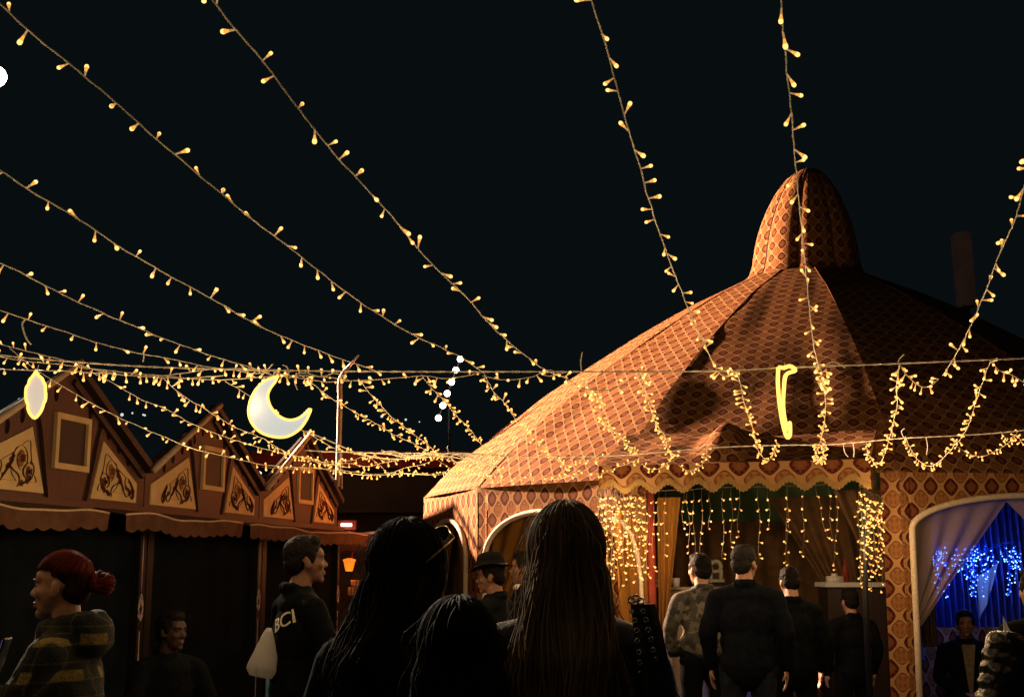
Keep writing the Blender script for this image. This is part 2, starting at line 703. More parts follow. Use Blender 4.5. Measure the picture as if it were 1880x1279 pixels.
def facet(k):
    a = Vector((*tent_xy(ANG[k], TR), 0))
    b = Vector((*tent_xy(ANG[k + 1], TR), 0))
    return a, b


def arch_top(t, t0, t1, spring, top, power=2.0):
    c, hw = (t0 + t1) / 2, (t1 - t0) / 2
    q = 1 - abs((t - c) / hw) ** power
    return spring + (top - spring) * math.sqrt(max(q, 0))


def wall(name, k, arch=None, cut=None):
    a, b = facet(k)
    L = (b - a).length
    d = (b - a).normalized()
    n = Vector((d.y, -d.x, 0))
    m = MB()
    ts = [L * i / 48 for i in range(49)]
    if arch:
        ts += [arch[0], arch[1], arch[0] + 1e-4, arch[1] - 1e-4]
    ts = sorted(ts)

    def bot(t):
        if arch and arch[0] < t < arch[1]:
            return arch_top(t, *arch)
        return 0.0
    vs, uvs, fs = [], [], []
    nv = 16
    if cut:
        ts = [t for t in ts if cut[0] - 1e-6 <= t <= cut[1] + .03]
    for t in ts:
        z0 = bot(t)
        for j in range(nv + 1):
            z = EAVE + .01 - (EAVE + .01 - z0) * j / nv
            q = a + d * t + n * (.012 * noise.noise(Vector((t * 2 + k * 7, z * 1.3, 1))))
            vs.append(tp((q.x, q.y, z)))
            uvs.append(((t + k * .7) * 1.12, (z + .05) * 1.12))
    for i in range(len(ts) - 1):
        for j in range(nv):
            q = i * (nv + 1) + j
            fs.append((q, q + 1, q + nv + 2, q + nv + 1))
    m.add(vs, fs, 0, uvs)
    o = m.obj(name, M['damask'], tent)
    if arch:
        pts = [(arch[0] - .02, 0.0), (arch[0] - .005, arch[2] * .6), (arch[0], arch[2])]
        pts += [(t, arch_top(t, *arch)) for t in [arch[0] + (arch[1] - arch[0]) * (.5 - .5 * math.cos(math.pi * i / 40)) for i in range(1, 40)]]
        pts += [(arch[1], arch[2]), (arch[1] + .005, arch[2] * .6), (arch[1] + .02, 0)]
        tm = MB()
        tm.tube([tp((*(a + d * t + n * .02).xy, z)) for t, z in pts], .027, 8)
        tm.obj('arch_trim', M['trim'], o)
    return a, d, n, L


WALLS = {}
WALLS[0] = wall('wall', 0, (.30, 1.63, 1.66, 2.08, 2.2))
WALLS[1] = wall('wall', 1, (.13, 1.72, 1.66, 2.11, 2.2))
WALLS[2] = wall('wall', 2, None, (0, .28))
wall('wall', 2, None, (2.25, 2.41))
WALLS[3] = wall('wall', 3, (.08, 2.32, 1.90, 2.19, 2.0))
for k in range(4, len(ANG) - 1):
    WALLS[k] = wall('wall', k)


def drape(name, mat, parent, tl, tr, bl, br, folds=6, depth=.03, nu=60, nv=16, out=Vector((0, -1, 0)), pinch=0.0, off=None):
    tl, tr, bl, br = (Vector(q) for q in (tl, tr, bl, br))
    m = MB()

    def fn(u, v):
        p = tl.lerp(tr, u).lerp(bl.lerp(br, u), v)
        am = depth * (.5 + .5 * v)
        p = p + out * (am * math.sin(u * folds * 2 * math.pi + 1.3 * math.sin(v * 3 + u * 4)) + am * .5 * noise.noise(Vector((u * folds * 1.7, v * 2, folds))))
        return p - (off if off is not None else Vector())
    m.grid(fn, nu, nv)
    return m.obj(name, mat, parent)


# drapes behind the arches
for k, ar in ((0, (.30, 1.63, 1.66, 2.08)), (1, (.13, 1.72, 1.66, 2.11))):
    a, d, n, L = WALLS[k]
    ins = -n * .10
    mid = (ar[0] + ar[1]) / 2

    def q(t, z, ins=ins, a=a, d=d):
        v = a + d * t + ins
        return (v.x, v.y, z)
    drape('curtain', M['gold_drape'], tent, q(mid - .12, ar[3] + .1), q(ar[1] + .1, ar[3] + .1), q(ar[1] - .1, .9), q(ar[1] + .1, .9), 4, .025, out=n, off=TI)
    drape('curtain', M['gold_drape'], tent, q(mid + .05, ar[3] + .1), q(ar[0] - .1, ar[3] + .1), q(ar[0] + .12, 1.1), q(ar[0] - .1, 1.0), 4, .025, out=n, off=TI)
    ins2 = -n * .35

    def q2(t, z, a=a, d=d, ins2=ins2):
        v = a + d * t + ins2
        return (v.x, v.y, z)
    drape('inner_drape', M['brown_drape'], tent, q2(-.1, 2.3), q2(L + .1, 2.3), q2(-.1, 0), q2(L + .1, 0), 12, .03, out=n, off=TI)

# porch of the entrance
a2, d2, n2, L2 = WALLS[2]
PN = .52


def fr(t, out, z):
    v = a2 + d2 * t + n2 * out
    return Vector((v.x, v.y, z))


T0, T1 = -.02, 2.22
por = MB()


def porfn(u, v):
    t = T0 + (T1 - T0) * u
    z = 2.80 + (2.445 - 2.80) * v ** .8
    out = -.40 + (PN + .40) * v
    pk = math.exp(-((t - .98) / .16) ** 2) * .21 * math.sin(math.pi * min(1, v * 1.05)) ** .8
    pk += math.exp(-((t - .55) / .25) ** 2) * .05 * math.sin(math.pi * v)
    z += pk + .03 * noise.noise(Vector((t * 3, v * 4, 2))) * math.sin(math.pi * v)
    return fr(t, out, z) - TI


por.grid(porfn, 60, 20, 0, lambda u, v: (u * 2.24 * 1.38 + .07, v * 1.42 + .1))
po = por.obj('porch_roof', M['damask'], tent)
NSC = 9


def scal(u):
    return .035 * math.cos(2 * math.pi * u * NSC + .4)


val = MB()
val.grid(lambda u, v: fr(T0 + (T1 - T0) * u, PN + .004 * math.sin(u * 40), 2.445 - v * (.155 + scal(u))) - TI, 120, 8, 0, lambda u, v: (u * NSC * .205 + .038, .03 - v * (.155 + scal(u)) + .235))
vo = val.obj('valance', M['damask'], tent)
fg = MB()
fg.grid(lambda u, v: fr(T0 + (T1 - T0) * u, PN + .006 + .003 * math.sin(u * 900), 2.445 - (.150 + scal(u)) - v * (.055 + .006 * math.sin(u * 517))) - TI, 400, 2)
fg.obj('fringe', M['fringe'], vo)
for t_, sgn in ((T0, -1), (T1, 1)):        # side flaps of the porch
    sv = MB()
    sv.grid(lambda u, v, t_=t_: fr(t_, PN - u * (PN + .03), 2.445 - v * (.17 + .03 * math.cos(u * 2 * math.pi * 2.5)) + .06 * u) - TI, 30, 6, 0, lambda u, v: (u * .55, .22 - v * .2))
    sv.obj('valance', M['damask'], tent)
    if sgn > 0:
        f2 = MB()
        f2.grid(lambda u, v, t_=t_: fr(t_ + .004, PN - u * (PN + .03), 2.445 - (.165 + .03 * math.cos(u * 2 * math.pi * 2.5)) + .06 * u - v * .07) - TI, 40, 2)
        f2.obj('fringe', M['fringe'], tent)
for t_, u_ in ((T0, 0), (T1, 1)):          # cloth closing the porch sides up to its roof
    sg_ = MB()
    sg_.grid(lambda u, v, t_=t_, u_=u_: porfn(u_, 1 - u * .9).lerp(fr(t_, PN - u * (PN + .30), 2.43 + .06 * u) - TI, v), 20, 6, 0, lambda u, v: (u * 1.1, v * .4))
    sg_.obj('side_cloth', M['damask'], tent)
pm = MB()
pm.tube([fr(2.13, PN - .05, 0) - TI, fr(2.13, PN - .05, 2.42) - TI], .026, 10)
pm.obj('porch_post', M['post'], tent)
pm = MB()
pm.tube([fr(.31, .02, 0) - TI, fr(.31, .02, 2.36) - TI], .035, 10)
pm.obj('porch_post', M['red_cloth'], tent)
drape('curtain', M['gold_drape'], tent, fr(.36, -.02, 2.2), fr(.56, -.05, 2.2), fr(.36, -.02, .9), fr(.39, -.05, .9), 3, .02, 24, out=n2, off=TI)
# arch trim on the wall piece beside the entrance, gold cloth behind the lights
drape('curtain', M['gold_drape'], tent, fr(-.02, .03, 2.12), fr(.27, .03, 2.22), fr(.02, .03, 1.2), fr(.27, .03, .9), 3, .012, 24, out=n2, off=TI)
tm = MB()
tm.tube([fr(t, .06, z) - TI for t, z in ((-.03, 2.02), (.06, 1.99), (.14, 1.88), (.19, 1.72), (.22, 1.5), (.23, 1.2), (.23, .6))], .02, 8)
tm.obj('arch_trim', M['trim'], tent)
# inside: hangings behind the entrance
drape('back_drape', M['brown_drape'], tent, fr(-1.2, -3.2, 2.12), fr(3.2, -3.2, 2.12), fr(-1.2, -3.2, 0), fr(3.2, -3.2, 0), 22, .05, 160, 20, out=n2, off=TI)
drape('back_drape', M['green_cloth'], tent, fr(-1.2, -3.1, 2.85), fr(3.2, -3.1, 2.85), fr(-1.2, -3.1, 2.09), fr(3.2, -3.1, 2.09), 10, .03, 80, 8, out=n2, off=TI)
drape('curtain', M['brown_drape'], tent, fr(1.75, -1.2, 2.3), fr(2.6, -1.2, 2.3), fr(2.35, -1.2, .9), fr(2.6, -1.2, .9), 5, .05, 50, 16, out=n2, off=TI)
drape('curtain', M['brown_drape'], tent, fr(1.9, -2.2, 2.3), fr(1.0, -2.2, 2.3), fr(2.0, -2.2, 1.0), fr(1.7, -2.2, 1.1), 5, .05, 50, 16, out=n2, off=TI)

# right arch: sheer curtains drawn apart, pale backdrop in blue light, patterned skirt
a3, d3, n3, L3 = WALLS[3]


def f3(t, out, z):
    v = a3 + d3 * t + n3 * out
    return Vector((v.x, v.y, z))


drape('sheer_curtain', M['sheer'], tent, f3(.02, -.12, 2.25), f3(1.12, -.12, 2.25), f3(.02, -.10, 1.08), f3(.12, -.10, 1.06), 5, .02, 60, 20, out=n3, off=TI)
drape('sheer_curtain', M['sheer'], tent, f3(2.4, -.12, 2.25), f3(.92, -.12, 2.25), f3(2.4, -.10, 1.0), f3(2.1, -.10, 1.1), 5, .02, 60, 20, out=n3, off=TI)
drape('blue_curtain', M['blue_cloth'], tent, f3(.05, -.04, 1.75), f3(.075, -.04, 1.75), f3(.0, -.03, .86), f3(.15, -.03, .86), 2, .01, 16, 12, out=n3, off=TI)
drape('foil_curtain', M['foil'], tent, f3(.80, -1.6, 2.5), f3(3.2, -1.6, 2.5), f3(.80, -1.6, 1.02), f3(3.2, -1.6, 1.02), 34, .06, 340, 16, out=n3, off=TI)
sk = MB()
sk.grid(lambda u, v: f3(.78 + 2.4 * u, -1.5 + .02 * math.sin(u * 50), 1.04 - 1.04 * v) - TI, 60, 10, 0, lambda u, v: (u * 3.3, 1.04 * (1 - v)))
sk.obj('skirt', M['damask'], tent)
drape('partition', M['brown_drape'], tent, fr(2.37, -.06, 2.75), fr(2.37, -3.1, 2.75), fr(2.37, -.06, 0), fr(2.37, -3.1, 0), 14, .03, 100, 12, out=d2, off=TI)
wc = MB()
wc.grid(lambda u, v: at(1793 + 40 * u * (1 - .45 * v) + 6 * v, 1060 - 28 * u + v * (50 + 28 * (1 - u)), 11.9) + Vector((0, .02 * math.sin(u * 9), 0)), 14, 10)
tag(wc.obj('hanging_cloth', M['white_cloth']), 'pale cloth hanging inside the tent in front of the blue lights', 'cloth')

# ------------------------------------------------------------------ bulbs and strings
def bulb_mesh(name, n, mats, blen=.036, fat=1.0):
    P = [(.0016, 0), (.0020, .008), (.0023, .015), (.0030, .0215), (.0041, .0265), (.0046, .031), (.0036, .0345), (.0012, .0362)]
    mi = [0, 0, 1, 1, 2, 2, 2]
    if n <= 6:
        P = [(.0017, 0), (.0024, .014), (.0036, .022), (.0046, .029), (.0034, .0345), (.0008, .0362)]
        mi = [0, 1, 1, 2, 2]
    sc = blen / .0362
    P = [(r_ * sc * (1 + (fat - 1) * min(1, max(.15, (z_ - .010) / .016))), z_ * sc) for r_, z_ in P]
    m = MB()
    for (p, q, k) in zip(P, P[1:], mi):
        m.lathe([p, q], n, k)
    m.add([(P[-1][0] * math.cos(2 * math.pi * j / n), P[-1][0] * math.sin(2 * math.pi * j / n), P[-1][1]) for j in range(n)], [tuple(range(n))], 2)
    return m.mesh(name, mats)


BM = [M['bulb_stalk'], M['bulb_body'], M['bulb_tip']]
BULB = {'near': bulb_mesh('bulb', 9, BM, .041, 1.18), 'far': bulb_mesh('bulb_far', 6, BM, .033, 1.5),
        'dot': bulb_mesh('bulb_dot', 6, BM, .030, 2.1),
        'blue': bulb_mesh('bulb_blue', 6, [M['blue_body'], M['blue_body'], M['blue_tip']], .03, 1.5)}
rng = random.Random(7)


def put_bulb(parent, p, t, kind, down=.35, name='bulb'):
    r = Vector((rng.gauss(0, 1), rng.gauss(0, 1), rng.gauss(0, 1)))
    r = r - t * r.dot(t)
    r = r.normalized() + t * rng.uniform(-.55, .55) + Vector((0, 0, -down))
    o = bpy.data.objects.new(name, BULB[kind])
    o.location = p
    o.rotation_mode = 'QUATERNION'
    o.rotation_quaternion = r.normalized().to_track_quat('Z', 'Y')
    s = rng.uniform(.82, 1.15)
    o.scale = (s, s, s)
    return link(o, parent)


def px_path(pts, d0, d1, per=8):
    L = [0]
    for a, b in zip(pts, pts[1:]):
        L.append(L[-1] + math.hypot(a[0] - b[0], a[1] - b[1]))
    out = []
    for (x, y), l in zip(pts, L):
        t = l / L[-1]
        d = 1 / ((1 - t) / d0 + t / d1)
        out.append(at(x, y, d))
    return spline(out, per)


def string(label, pts, d0, d1, spacing=.078, kind=None, power=0.0, wire=.0021, jitter=.25, group='strings of warm fairy lights', light_step=.55, connectors=(), ahead=0):
    path = px_path(pts, d0, d1)
    if ahead:                                       # the run goes on over the viewer's head
        t_ = (path[0] - path[1]).normalized()
        path = [path[0] + t_ * ahead, path[0] + t_ * ahead * .5] + path
    base = path[0]
    root = thing('string_light', label, 'string light', base, 0, group)
    fine, _ = resample(path, .03)
    fine = [p + Vector((noise.noise(p * 9), noise.noise(p * 9 + Vector((5, 0, 0))), noise.noise(p * 9 + Vector((0, 9, 0))))) * .0035 for p in fine]
    m = MB()
    m.tube([p - base for p in fine], wire, 5)
    k = .0012
    hel = []
    for i, p in enumerate(fine):
        for s_ in (0, .5):
            a = (i + s_) * 2.1
            q = p if s_ == 0 else p.lerp(fine[min(i + 1, len(fine) - 1)], .5)
            hel.append(q - base + Vector((math.cos(a), math.sin(a) * .5, math.sin(a))) * wire * .8)
    m.tube(hel, wire * .75, 4)
    m.obj('wire', M['wire'], root)
    pos, tan = resample(fine, spacing)
    n = 0
    for p, t in list(zip(pos, tan))[1:]:
        if n >= 99:
            break
        j = t * rng.uniform(-jitter, jitter) * spacing
        kd = kind or ('near' if p.y < 6.4 else 'far')
        put_bulb(root, p + j - base, t, kd)
        n += 1
    if power:
        lp, _ = resample(fine, light_step)
        for p in lp[1:] or lp:
            if -4.5 < p.x < 5 and p.y > 2.4:
                lamp('glow', p - base + Vector((0, -.05, -.16)), power * (1 if p.y > 4 else .45), WARM, .05, root)
    for ci in connectors:
        p = fine[int(ci * (len(fine) - 1))]
        c = MB()
        c.sphere(p - base, (.012, .006, .012), 10, 6)
        c.sphere(p - base + Vector((.02, 0, -.008)), (.008, .006, .008), 8, 5)
        c.obj('connector', M['wire'], root)
    return root


D1, D2 = 5.75, 9.0
PW1, PW2 = .8, 1.7
# overhead strings from above the viewer to the near rope
OV = [
    ('fairy light string from the top left corner to the rope left of the tent', [(-70, -50), (0, 8), (68, 70), (120, 110), (215, 190), (310, 275), (395, 345), (460, 400), (540, 460), (620, 525), (700, 580), (760, 615), (845, 655), (890, 686)], 2.85, D1, ()),
    ('fairy light string from the top edge, left of the middle, to the tent roof', [(345, -60), (390, 0), (430, 50), (500, 135), (560, 215), (620, 290), (700, 375), (780, 470), (850, 540), (905, 600), (960, 650), (1005, 680), (1045, 696)], 2.7, D1, ()),
    ('fairy light string under the corner one, ending by the bent white pole', [(-60, 278), (0, 313), (70, 360), (140, 400), (230, 460), (310, 505), (400, 555), (470, 595), (550, 630), (640, 663), (700, 684)], 3.3, D1, ()),
    ('fairy light string third from the top at the left, ending above the moon sign', [(-60, 455), (0, 483), (60, 512), (130, 548), (200, 580), (270, 608), (350, 640), (430, 665), (500, 686)], 4.0, D1, ()),
    ('long shallow fairy light string above the lantern sign with a loose white end', [(-60, 553), (0, 570), (90, 600), (200, 635), (300, 657), (400, 675), (480, 682)], 4.6, D1, ()),
    ('fairy light string dropping steeply in front of the left tent roof', [(1072, -60), (1085, 0), (1110, 75), (1140, 190), (1170, 290), (1200, 395), (1230, 480), (1265, 570), (1291, 625), (1310, 670)], 2.7, D1, (.42,)),
    ('nearly vertical fairy light string passing in front of the dome', [(1426, -60), (1432, 0), (1440, 80), (1455, 230), (1465, 350), (1475, 450), (1485, 560), (1495, 640), (1505, 680)], 2.7, D1, ()),
    ('fairy light string at the right edge slanting down past the grey pillar', [(1905, 240), (1890, 310), (1878, 352), (1865, 400), (1838, 460), (1803, 550), (1771, 620), (1747, 664), (1730, 690)], 3.2, D1, ()),
]
for lab, pts, da, db, cn in OV:
    string(lab, pts, da, db, .105, None, PW1, connectors=cn, ahead=3.0)
string('added unseen fairy light string beyond the left edge, lighting the red haired woman', [(-900, 250), (-700, 420), (-480, 540), (-300, 600), (-120, 640), (-30, 655)], 2.9, D1, .105, None, 5.5, light_step=.75)  # added out-of-view string with strong lamps to light the woman's face
# strings along the near rope
C1 = [
    ('fairy light string lying along the rope above the left gables', [(-40, 648), (0, 655), (60, 664), (120, 670), (200, 680), (300, 690), (400, 697), (480, 692), (560, 690), (650, 698)], D1, D1, .05),
    ('fairy light string sagging lowest behind the lantern sign', [(-40, 676), (0, 677), (115, 681), (206, 686), (284, 691), (340, 684), (390, 677), (480, 676)], D1, D1, .055),
    ('fairy light string coming in above the lantern sign and crossing the rope', [(-40, 622), (0, 632), (60, 647), (130, 664), (190, 682), (250, 690), (330, 694), (420, 688)], D1, D1, .06),
    ('fairy light swag between the moon sign and the white lamps', [(505, 685), (592, 701), (626, 699), (672, 698), (724, 694), (775, 690), (812, 694), (843, 692), (886, 684)], D1, D1, .045),
    ('fairy light tangle knotted over the top of the moon sign', [(430, 678), (470, 686), (500, 680), (530, 694), (555, 684), (590, 692), (615, 685), (640, 694)], D1, D1, .04),
    ('fairy light swag between the white lamps and the tent roof', [(886, 690), (930, 697), (975, 692), (1007, 678), (1036, 693), (1065, 710), (1102, 716), (1134, 710), (1174, 689)], D1, D1, .042),
    ('fairy light loop on the rope beside the left end of the tent front', [(1310, 670), (1322, 686), (1339, 692), (1359, 680)], D1, D1, .016),
    ('fairy light swag hanging from the rope left of the grey pillar', [(1652, 668), (1662, 685), (1686, 707), (1706, 709), (1730, 690)], D1, D1, .017),
    ('fairy light swag at the right end of the rope', [(1819, 661), (1836, 681), (1860, 688), (1880, 702), (1910, 716)], D1, D1, .018),
    ('fairy light bunch tied where the vertical string meets the rope', [(1499, 660), (1510, 690), (1501, 704), (1514, 712), (1507, 690), (1518, 676)], D1, D1, .014),
]
for lab, pts, da, db, sp in C1:
    string(lab, pts, da, db, sp, 'near', PW1 * .6)
# strings from the near rope to the far rope
MID = [
    ('fairy light string from the lantern sign across the first gable', [(17, 639), (68, 679), (155, 732), (222, 768), (307, 804), (361, 825), (439, 843), (492, 854), (585, 859), (636, 864), (688, 870), (724, 868), (786, 870), (814, 866), (842, 855)], D1, D2),
    ('fairy light string from the first peak across the second window', [(165, 680), (206, 702), (258, 732), (310, 753), (346, 775), (395, 795), (436, 809), (480, 822), (525, 833), (564, 840), (600, 850), (640, 858)], D1, D2),
    ('fairy light string passing just over the peak of the second gable', [(297, 692), (330, 722), (369, 746), (400, 765), (436, 786), (484, 805), (510, 822), (543, 836), (569, 844), (605, 854)], D1, D2),
    ('fairy light string running behind the moon sign to the third peak', [(413, 700), (458, 726), (510, 765), (561, 793), (595, 812), (620, 825), (660, 834), (700, 842)], D1, D2),
    ('fairy light string from the moon sign down behind the bent white pole', [(551, 688), (579, 708), (605, 729), (636, 747), (667, 765), (698, 781), (726, 799), (760, 814), (788, 830), (812, 840)], D1, D2),
    ('fairy light string starting right of the bent white pole', [(659, 695), (677, 720), (698, 742), (719, 765), (752, 791), (783, 814), (806, 835)], D1, D2),
    ('fairy light string crossing the row of round white lamps', [(773, 688), (793, 713), (814, 734), (840, 765), (863, 788), (889, 822), (915, 842)], D1, D2),
    ('fairy light string falling onto the left slope of the tent', [(889, 686), (906, 718), (929, 743), (950, 775), (970, 798), (996, 818), (1018, 841), (1047, 857)], D1, D2),
    ('fairy light string hanging over the left roof in a slack curve', [(1067, 697), (1085, 715), (1099, 735), (1105, 769), (1125, 789), (1148, 812), (1168, 832)], D1, D2),
    ('fairy light string hanging straight over the brightest part of the roof', [(1174, 677), (1180, 700), (1188, 729), (1204, 778), (1220, 798), (1225, 821), (1234, 841)], D1, D2),
    ('hooked fairy light string left of the thin neon sign', [(1356, 690), (1368, 746), (1383, 790), (1390, 821), (1407, 845), (1420, 834), (1427, 811)], D1, D2),
    ('fairy light string hanging straight down right of the thin neon sign', [(1509, 690), (1512, 712), (1516, 749), (1512, 783), (1506, 811), (1499, 831), (1506, 848), (1512, 831), (1516, 811)], D1, D2),
    ('fairy light string looping at the corner of the entrance roof', [(1652, 668), (1645, 712), (1648, 736), (1642, 766), (1631, 811), (1621, 841), (1608, 851), (1594, 831), (1591, 811)], D1, D2),
    ('fairy light string at the far right swinging into a low loop', [(1819, 661), (1802, 708), (1791, 739), (1781, 773), (1764, 804), (1747, 824), (1727, 845), (1706, 855), (1683, 841), (1669, 817), (1662, 800)], D1, D2),
]
for i, (lab, pts, da, db) in enumerate(MID):
    string(lab, pts, da, db, .075 if i < 7 else .06, None, PW2 * (2.6 if i >= 12 else .8), wire=.0014)
# dense swags on the far rope
SW = [
    ('dense fairy light swag in front of the red fascia', [(590, 848), (646, 845), (672, 837), (698, 854), (713, 868), (744, 858), (775, 852), (806, 840)], .036),
    ('upper fairy light swag in front of the red fascia', [(605, 853), (640, 850), (672, 856), (700, 850), (740, 842), (770, 838), (812, 838)], .036),
    ('lowest fairy light swag right of the third gable', [(480, 856), (525, 860), (585, 860), (636, 868), (688, 872), (740, 869), (800, 872), (842, 862)], .05),
    ('fairy light cluster at the left foot of the tent roof', [(800, 836), (825, 844), (850, 852), (872, 846), (895, 858), (918, 850)], .028),
    ('fairy light swag drooping over the left foot of the tent roof', [(806, 846), (832, 862), (860, 868), (889, 872), (915, 868), (940, 860)], .028),
    ('fairy light swag along the lower left roof slope', [(889, 877), (932, 881), (984, 876), (1027, 879), (1059, 867), (1082, 858)], .03),
    ('small fairy light swag above the lower left roof slope', [(1047, 852), (1062, 843), (1080, 850), (1100, 838), (1120, 832)], .03),
    ('fairy light swag along the left end of the entrance roof', [(1082, 868), (1105, 868), (1131, 858), (1155, 850), (1177, 838)], .027),
    ('fairy light loop above the left corner of the fringe', [(1177, 850), (1191, 860), (1214, 858), (1234, 841), (1254, 827)], .02),
    ('fairy light loop under the folded peak of the entrance roof', [(1246, 853), (1263, 864), (1286, 855), (1297, 838), (1297, 818)], .02),
    ('fairy light bunch at the foot of the straight string', [(1500, 822), (1498, 838), (1507, 850), (1513, 838), (1509, 822)], .016),
    ('fairy light swag on the far rope below the right roof', [(1744, 802), (1764, 824), (1798, 838), (1826, 828), (1853, 811), (1870, 790)], .022),
    ('fairy light bunch at the far right end of the far rope', [(1836, 792), (1850, 806), (1866, 798), (1878, 815), (1900, 828)], .02),
    ('fairy light tangle over the pale wire bundle', [(688, 836), (720, 846), (740, 832), (768, 842), (790, 832), (815, 845)], .04),
]
for lab, pts, sp in SW:
    string(lab, pts, D2, D2 + .05, sp, 'far', 2.2 if pts[0][0] > 1700 else .6 if pts[0][0] > 1170 else 1.8, wire=.0013, jitter=.4, light_step=.30)

# ropes
def rope(label, pts, d, r=.004, ties=()):
    path = px_path(pts, d, d, 16)
    base = path[0]
    root = thing('rope', label, 'rope', base)
    m = MB()
    fine, _ = resample(path, .02)
    for ph in (0, math.pi):
        m.tube([p - base + Vector((0, math.cos(i * .9 + ph), math.sin(i * .9 + ph))) * r * .6 for i, p in enumerate(fine)], r * .62, 5)
    m.obj('strand', M['rope'], root)
    for (x0, y0, x1, y1, x2, y2) in ties:
        t = MB()
        t.tube([p - base for p in spline([at(x0, y0, d), at(x1, y1, d), at(x2, y2, d - .02)], 6)], .0028, 5)
        t.obj('cable_tie', M['rope'], root)


rope('long white rope with cable ties carrying the moon and lantern signs', [(-60, 645), (0, 652), (110, 662), (300, 674), (620, 681), (1000, 682), (1300, 681), (1430, 675), (1650, 667), (1940, 655)], D1, .004,
     [(1068, 682, 1066, 665, 1069, 646), (1648, 668, 1652, 658, 1660, 650), (262, 664, 264, 655, 263, 645), (1512, 672, 1530, 664, 1552, 675), (504, 690, 480, 680, 474, 672), (478, 692, 490, 680, 501, 668), (545, 684, 541, 700, 546, 715), (530, 690, 528, 675, 520, 670), (1040, 682, 1010, 690, 990, 684)])
rope('sagging white rope in front of the tent roof and the entrance', [(560, 826), (595, 828), (698, 831), (820, 832), (960, 838), (1130, 836), (1300, 822), (1430, 817), (1519, 816), (1580, 811), (1659, 804), (1744, 800), (1836, 794), (1920, 784)], D2 + .02, .004,
     [(824, 832, 821, 822, 822, 818), (813, 866, 815, 876, 812, 886), (1548, 815, 1551, 830, 1557, 838), (1566, 814, 1568, 828, 1567, 838), (1660, 804, 1655, 792, 1661, 786), (1700, 802, 1703, 820, 1701, 834)])
wb = MB()
bw = [[(560, 790), (612, 812), (660, 832), (720, 842), (790, 838), (830, 832), (880, 846), (930, 862)],
      [(690, 832), (720, 828), (750, 836), (790, 832), (820, 838), (842, 832), (870, 840)],
      [(700, 826), (740, 838), (800, 834), (840, 840), (862, 846)],
      [(590, 829), (640, 829), (700, 832), (760, 836), (830, 831), (925, 836)],
      [(822, 842), (836, 834), (852, 842), (838, 848), (828, 840)]]
b0 = at(700, 832, D2 + .1)
for w_ in bw:
    wb.tube([p - b0 for p in px_path(w_, D2 + .08, D2 + .1)], .005, 6)
o = wb.obj('cable_bundle', M['rope'])
o.location = b0
tag(o, 'bundle of slack pale cables tied to the far rope left of the tent', 'cable')
lw = MB()
l0 = at(42, 588, 4.75)
lw.tube([p - l0 for p in px_path([(46, 586), (41, 594), (43, 606), (49, 622), (57, 632)], 4.75, 4.75)], .003, 6)
o = lw.obj('loose_wire', M['rope'])
o.location = l0
tag(o, 'short loose curved wire end dangling above the lantern sign', 'wire')

# ------------------------------------------------------------------ light curtains
def strand_set(label, cat_loc, strands, d_of, kind='dot', sp=.09, group='light curtains of the tent', power=0, wiremat='dim_wire', lights=()):
    root = thing('light_curtain', label, 'light curtain', cat_loc, 0, group)
    b = Vector(cat_loc)
    hd = MB()
    tops = [at(s[0], s[1], d_of(s[0])) for s in strands]
    hd.tube([p - b for p in tops], .003, 5)
    hd.obj('header_wire', M[wiremat], root)
    for (x, y0, y1, sway) in strands:
        p0 = at(x, y0, d_of(x))
        p1 = at(x + sway, y1, d_of(x))
        n = max(3, int((p0 - p1).length / .06))
        ph = rng.uniform(0, 6)
        pts = []
        for i in range(n + 1):
            t = i / n
            pts.append(p0.lerp(p1, t) + Vector((.012 * math.sin(ph + t * 7), .012 * math.cos(ph + t * 5), 0)) * min(1, t * 4))
        st = MB()
        st.tube([p - p0 for p in pts], .0015, 4)
        so = st.obj('strand', M[wiremat], root)
        so.location = p0 - b
        pos, tan = resample(pts, sp)
        for p, t in list(zip(pos, tan))[1:] + [(pts[-1], Vector((0, 0, -1)))]:
            put_bulb(so, p - p0 + Vector((rng.uniform(-.01, .01), 0, 0)), t, kind, .5)
    for (x, y, dd, e, c) in lights:
        lamp('glow', at(x, y, dd) - b, e, c, .08, root)
    return root


def dF(px, out=PN - .04):
    a = (px - 940) / FPX
    p0 = a2 + n2 * out
    t = (a * p0.y - p0.x) / (d2.x - a * d2.y)
    return p0.y + d2.y * t


ce = [(1198, 900, 1046, 2), (1210, 900, 990, -2), (1222, 900, 1017, -3), (1254, 898, 970, 0), (1261, 900, 1012, 6), (1273, 898, 1015, 2), (1288, 896, 1034, -1), (1303, 896, 970, -1),
      (1327, 894, 1024, 0), (1342, 894, 1003, 2), (1357, 893, 984, -2), (1391, 893, 1024, 4), (1410, 893, 970, 3), (1443, 890, 1063, 4), (1447, 892, 1030, -3), (1476, 890, 1018, -2), (1495, 890, 985, 24), (1520, 888, 990, 8), (1537, 888, 1045, -4)]
strand_set('icicle lights of uneven length hanging under the entrance fringe', at(1190, 900, dF(1190)), ce, dF, lights=[(1220, 960, 10.35, 1.9, WARM), (1300, 960, 10.3, 1.9, WARM), (1400, 960, 10.2, 1.9, WARM), (1500, 960, 10.1, 1.9, WARM)])
lc = [(1098 + i * 3.7 + rng.uniform(-2, 2), 897 + rng.uniform(0, 8), rng.choice([965, 990, 1010, 1040, 1060, 1075]) + rng.uniform(-8, 8), rng.uniform(-3, 6)) for i in range(25)]
strand_set('dense curtain of lights left of the entrance', at(1098, 900, 10.6), lc, lambda x: 10.72 + .06 * math.sin(x), sp=.062, lights=[(1120, 940, 10.45, 10, WARM), (1165, 990, 10.45, 10, WARM), (1140, 1040, 10.45, 6, WARM)])
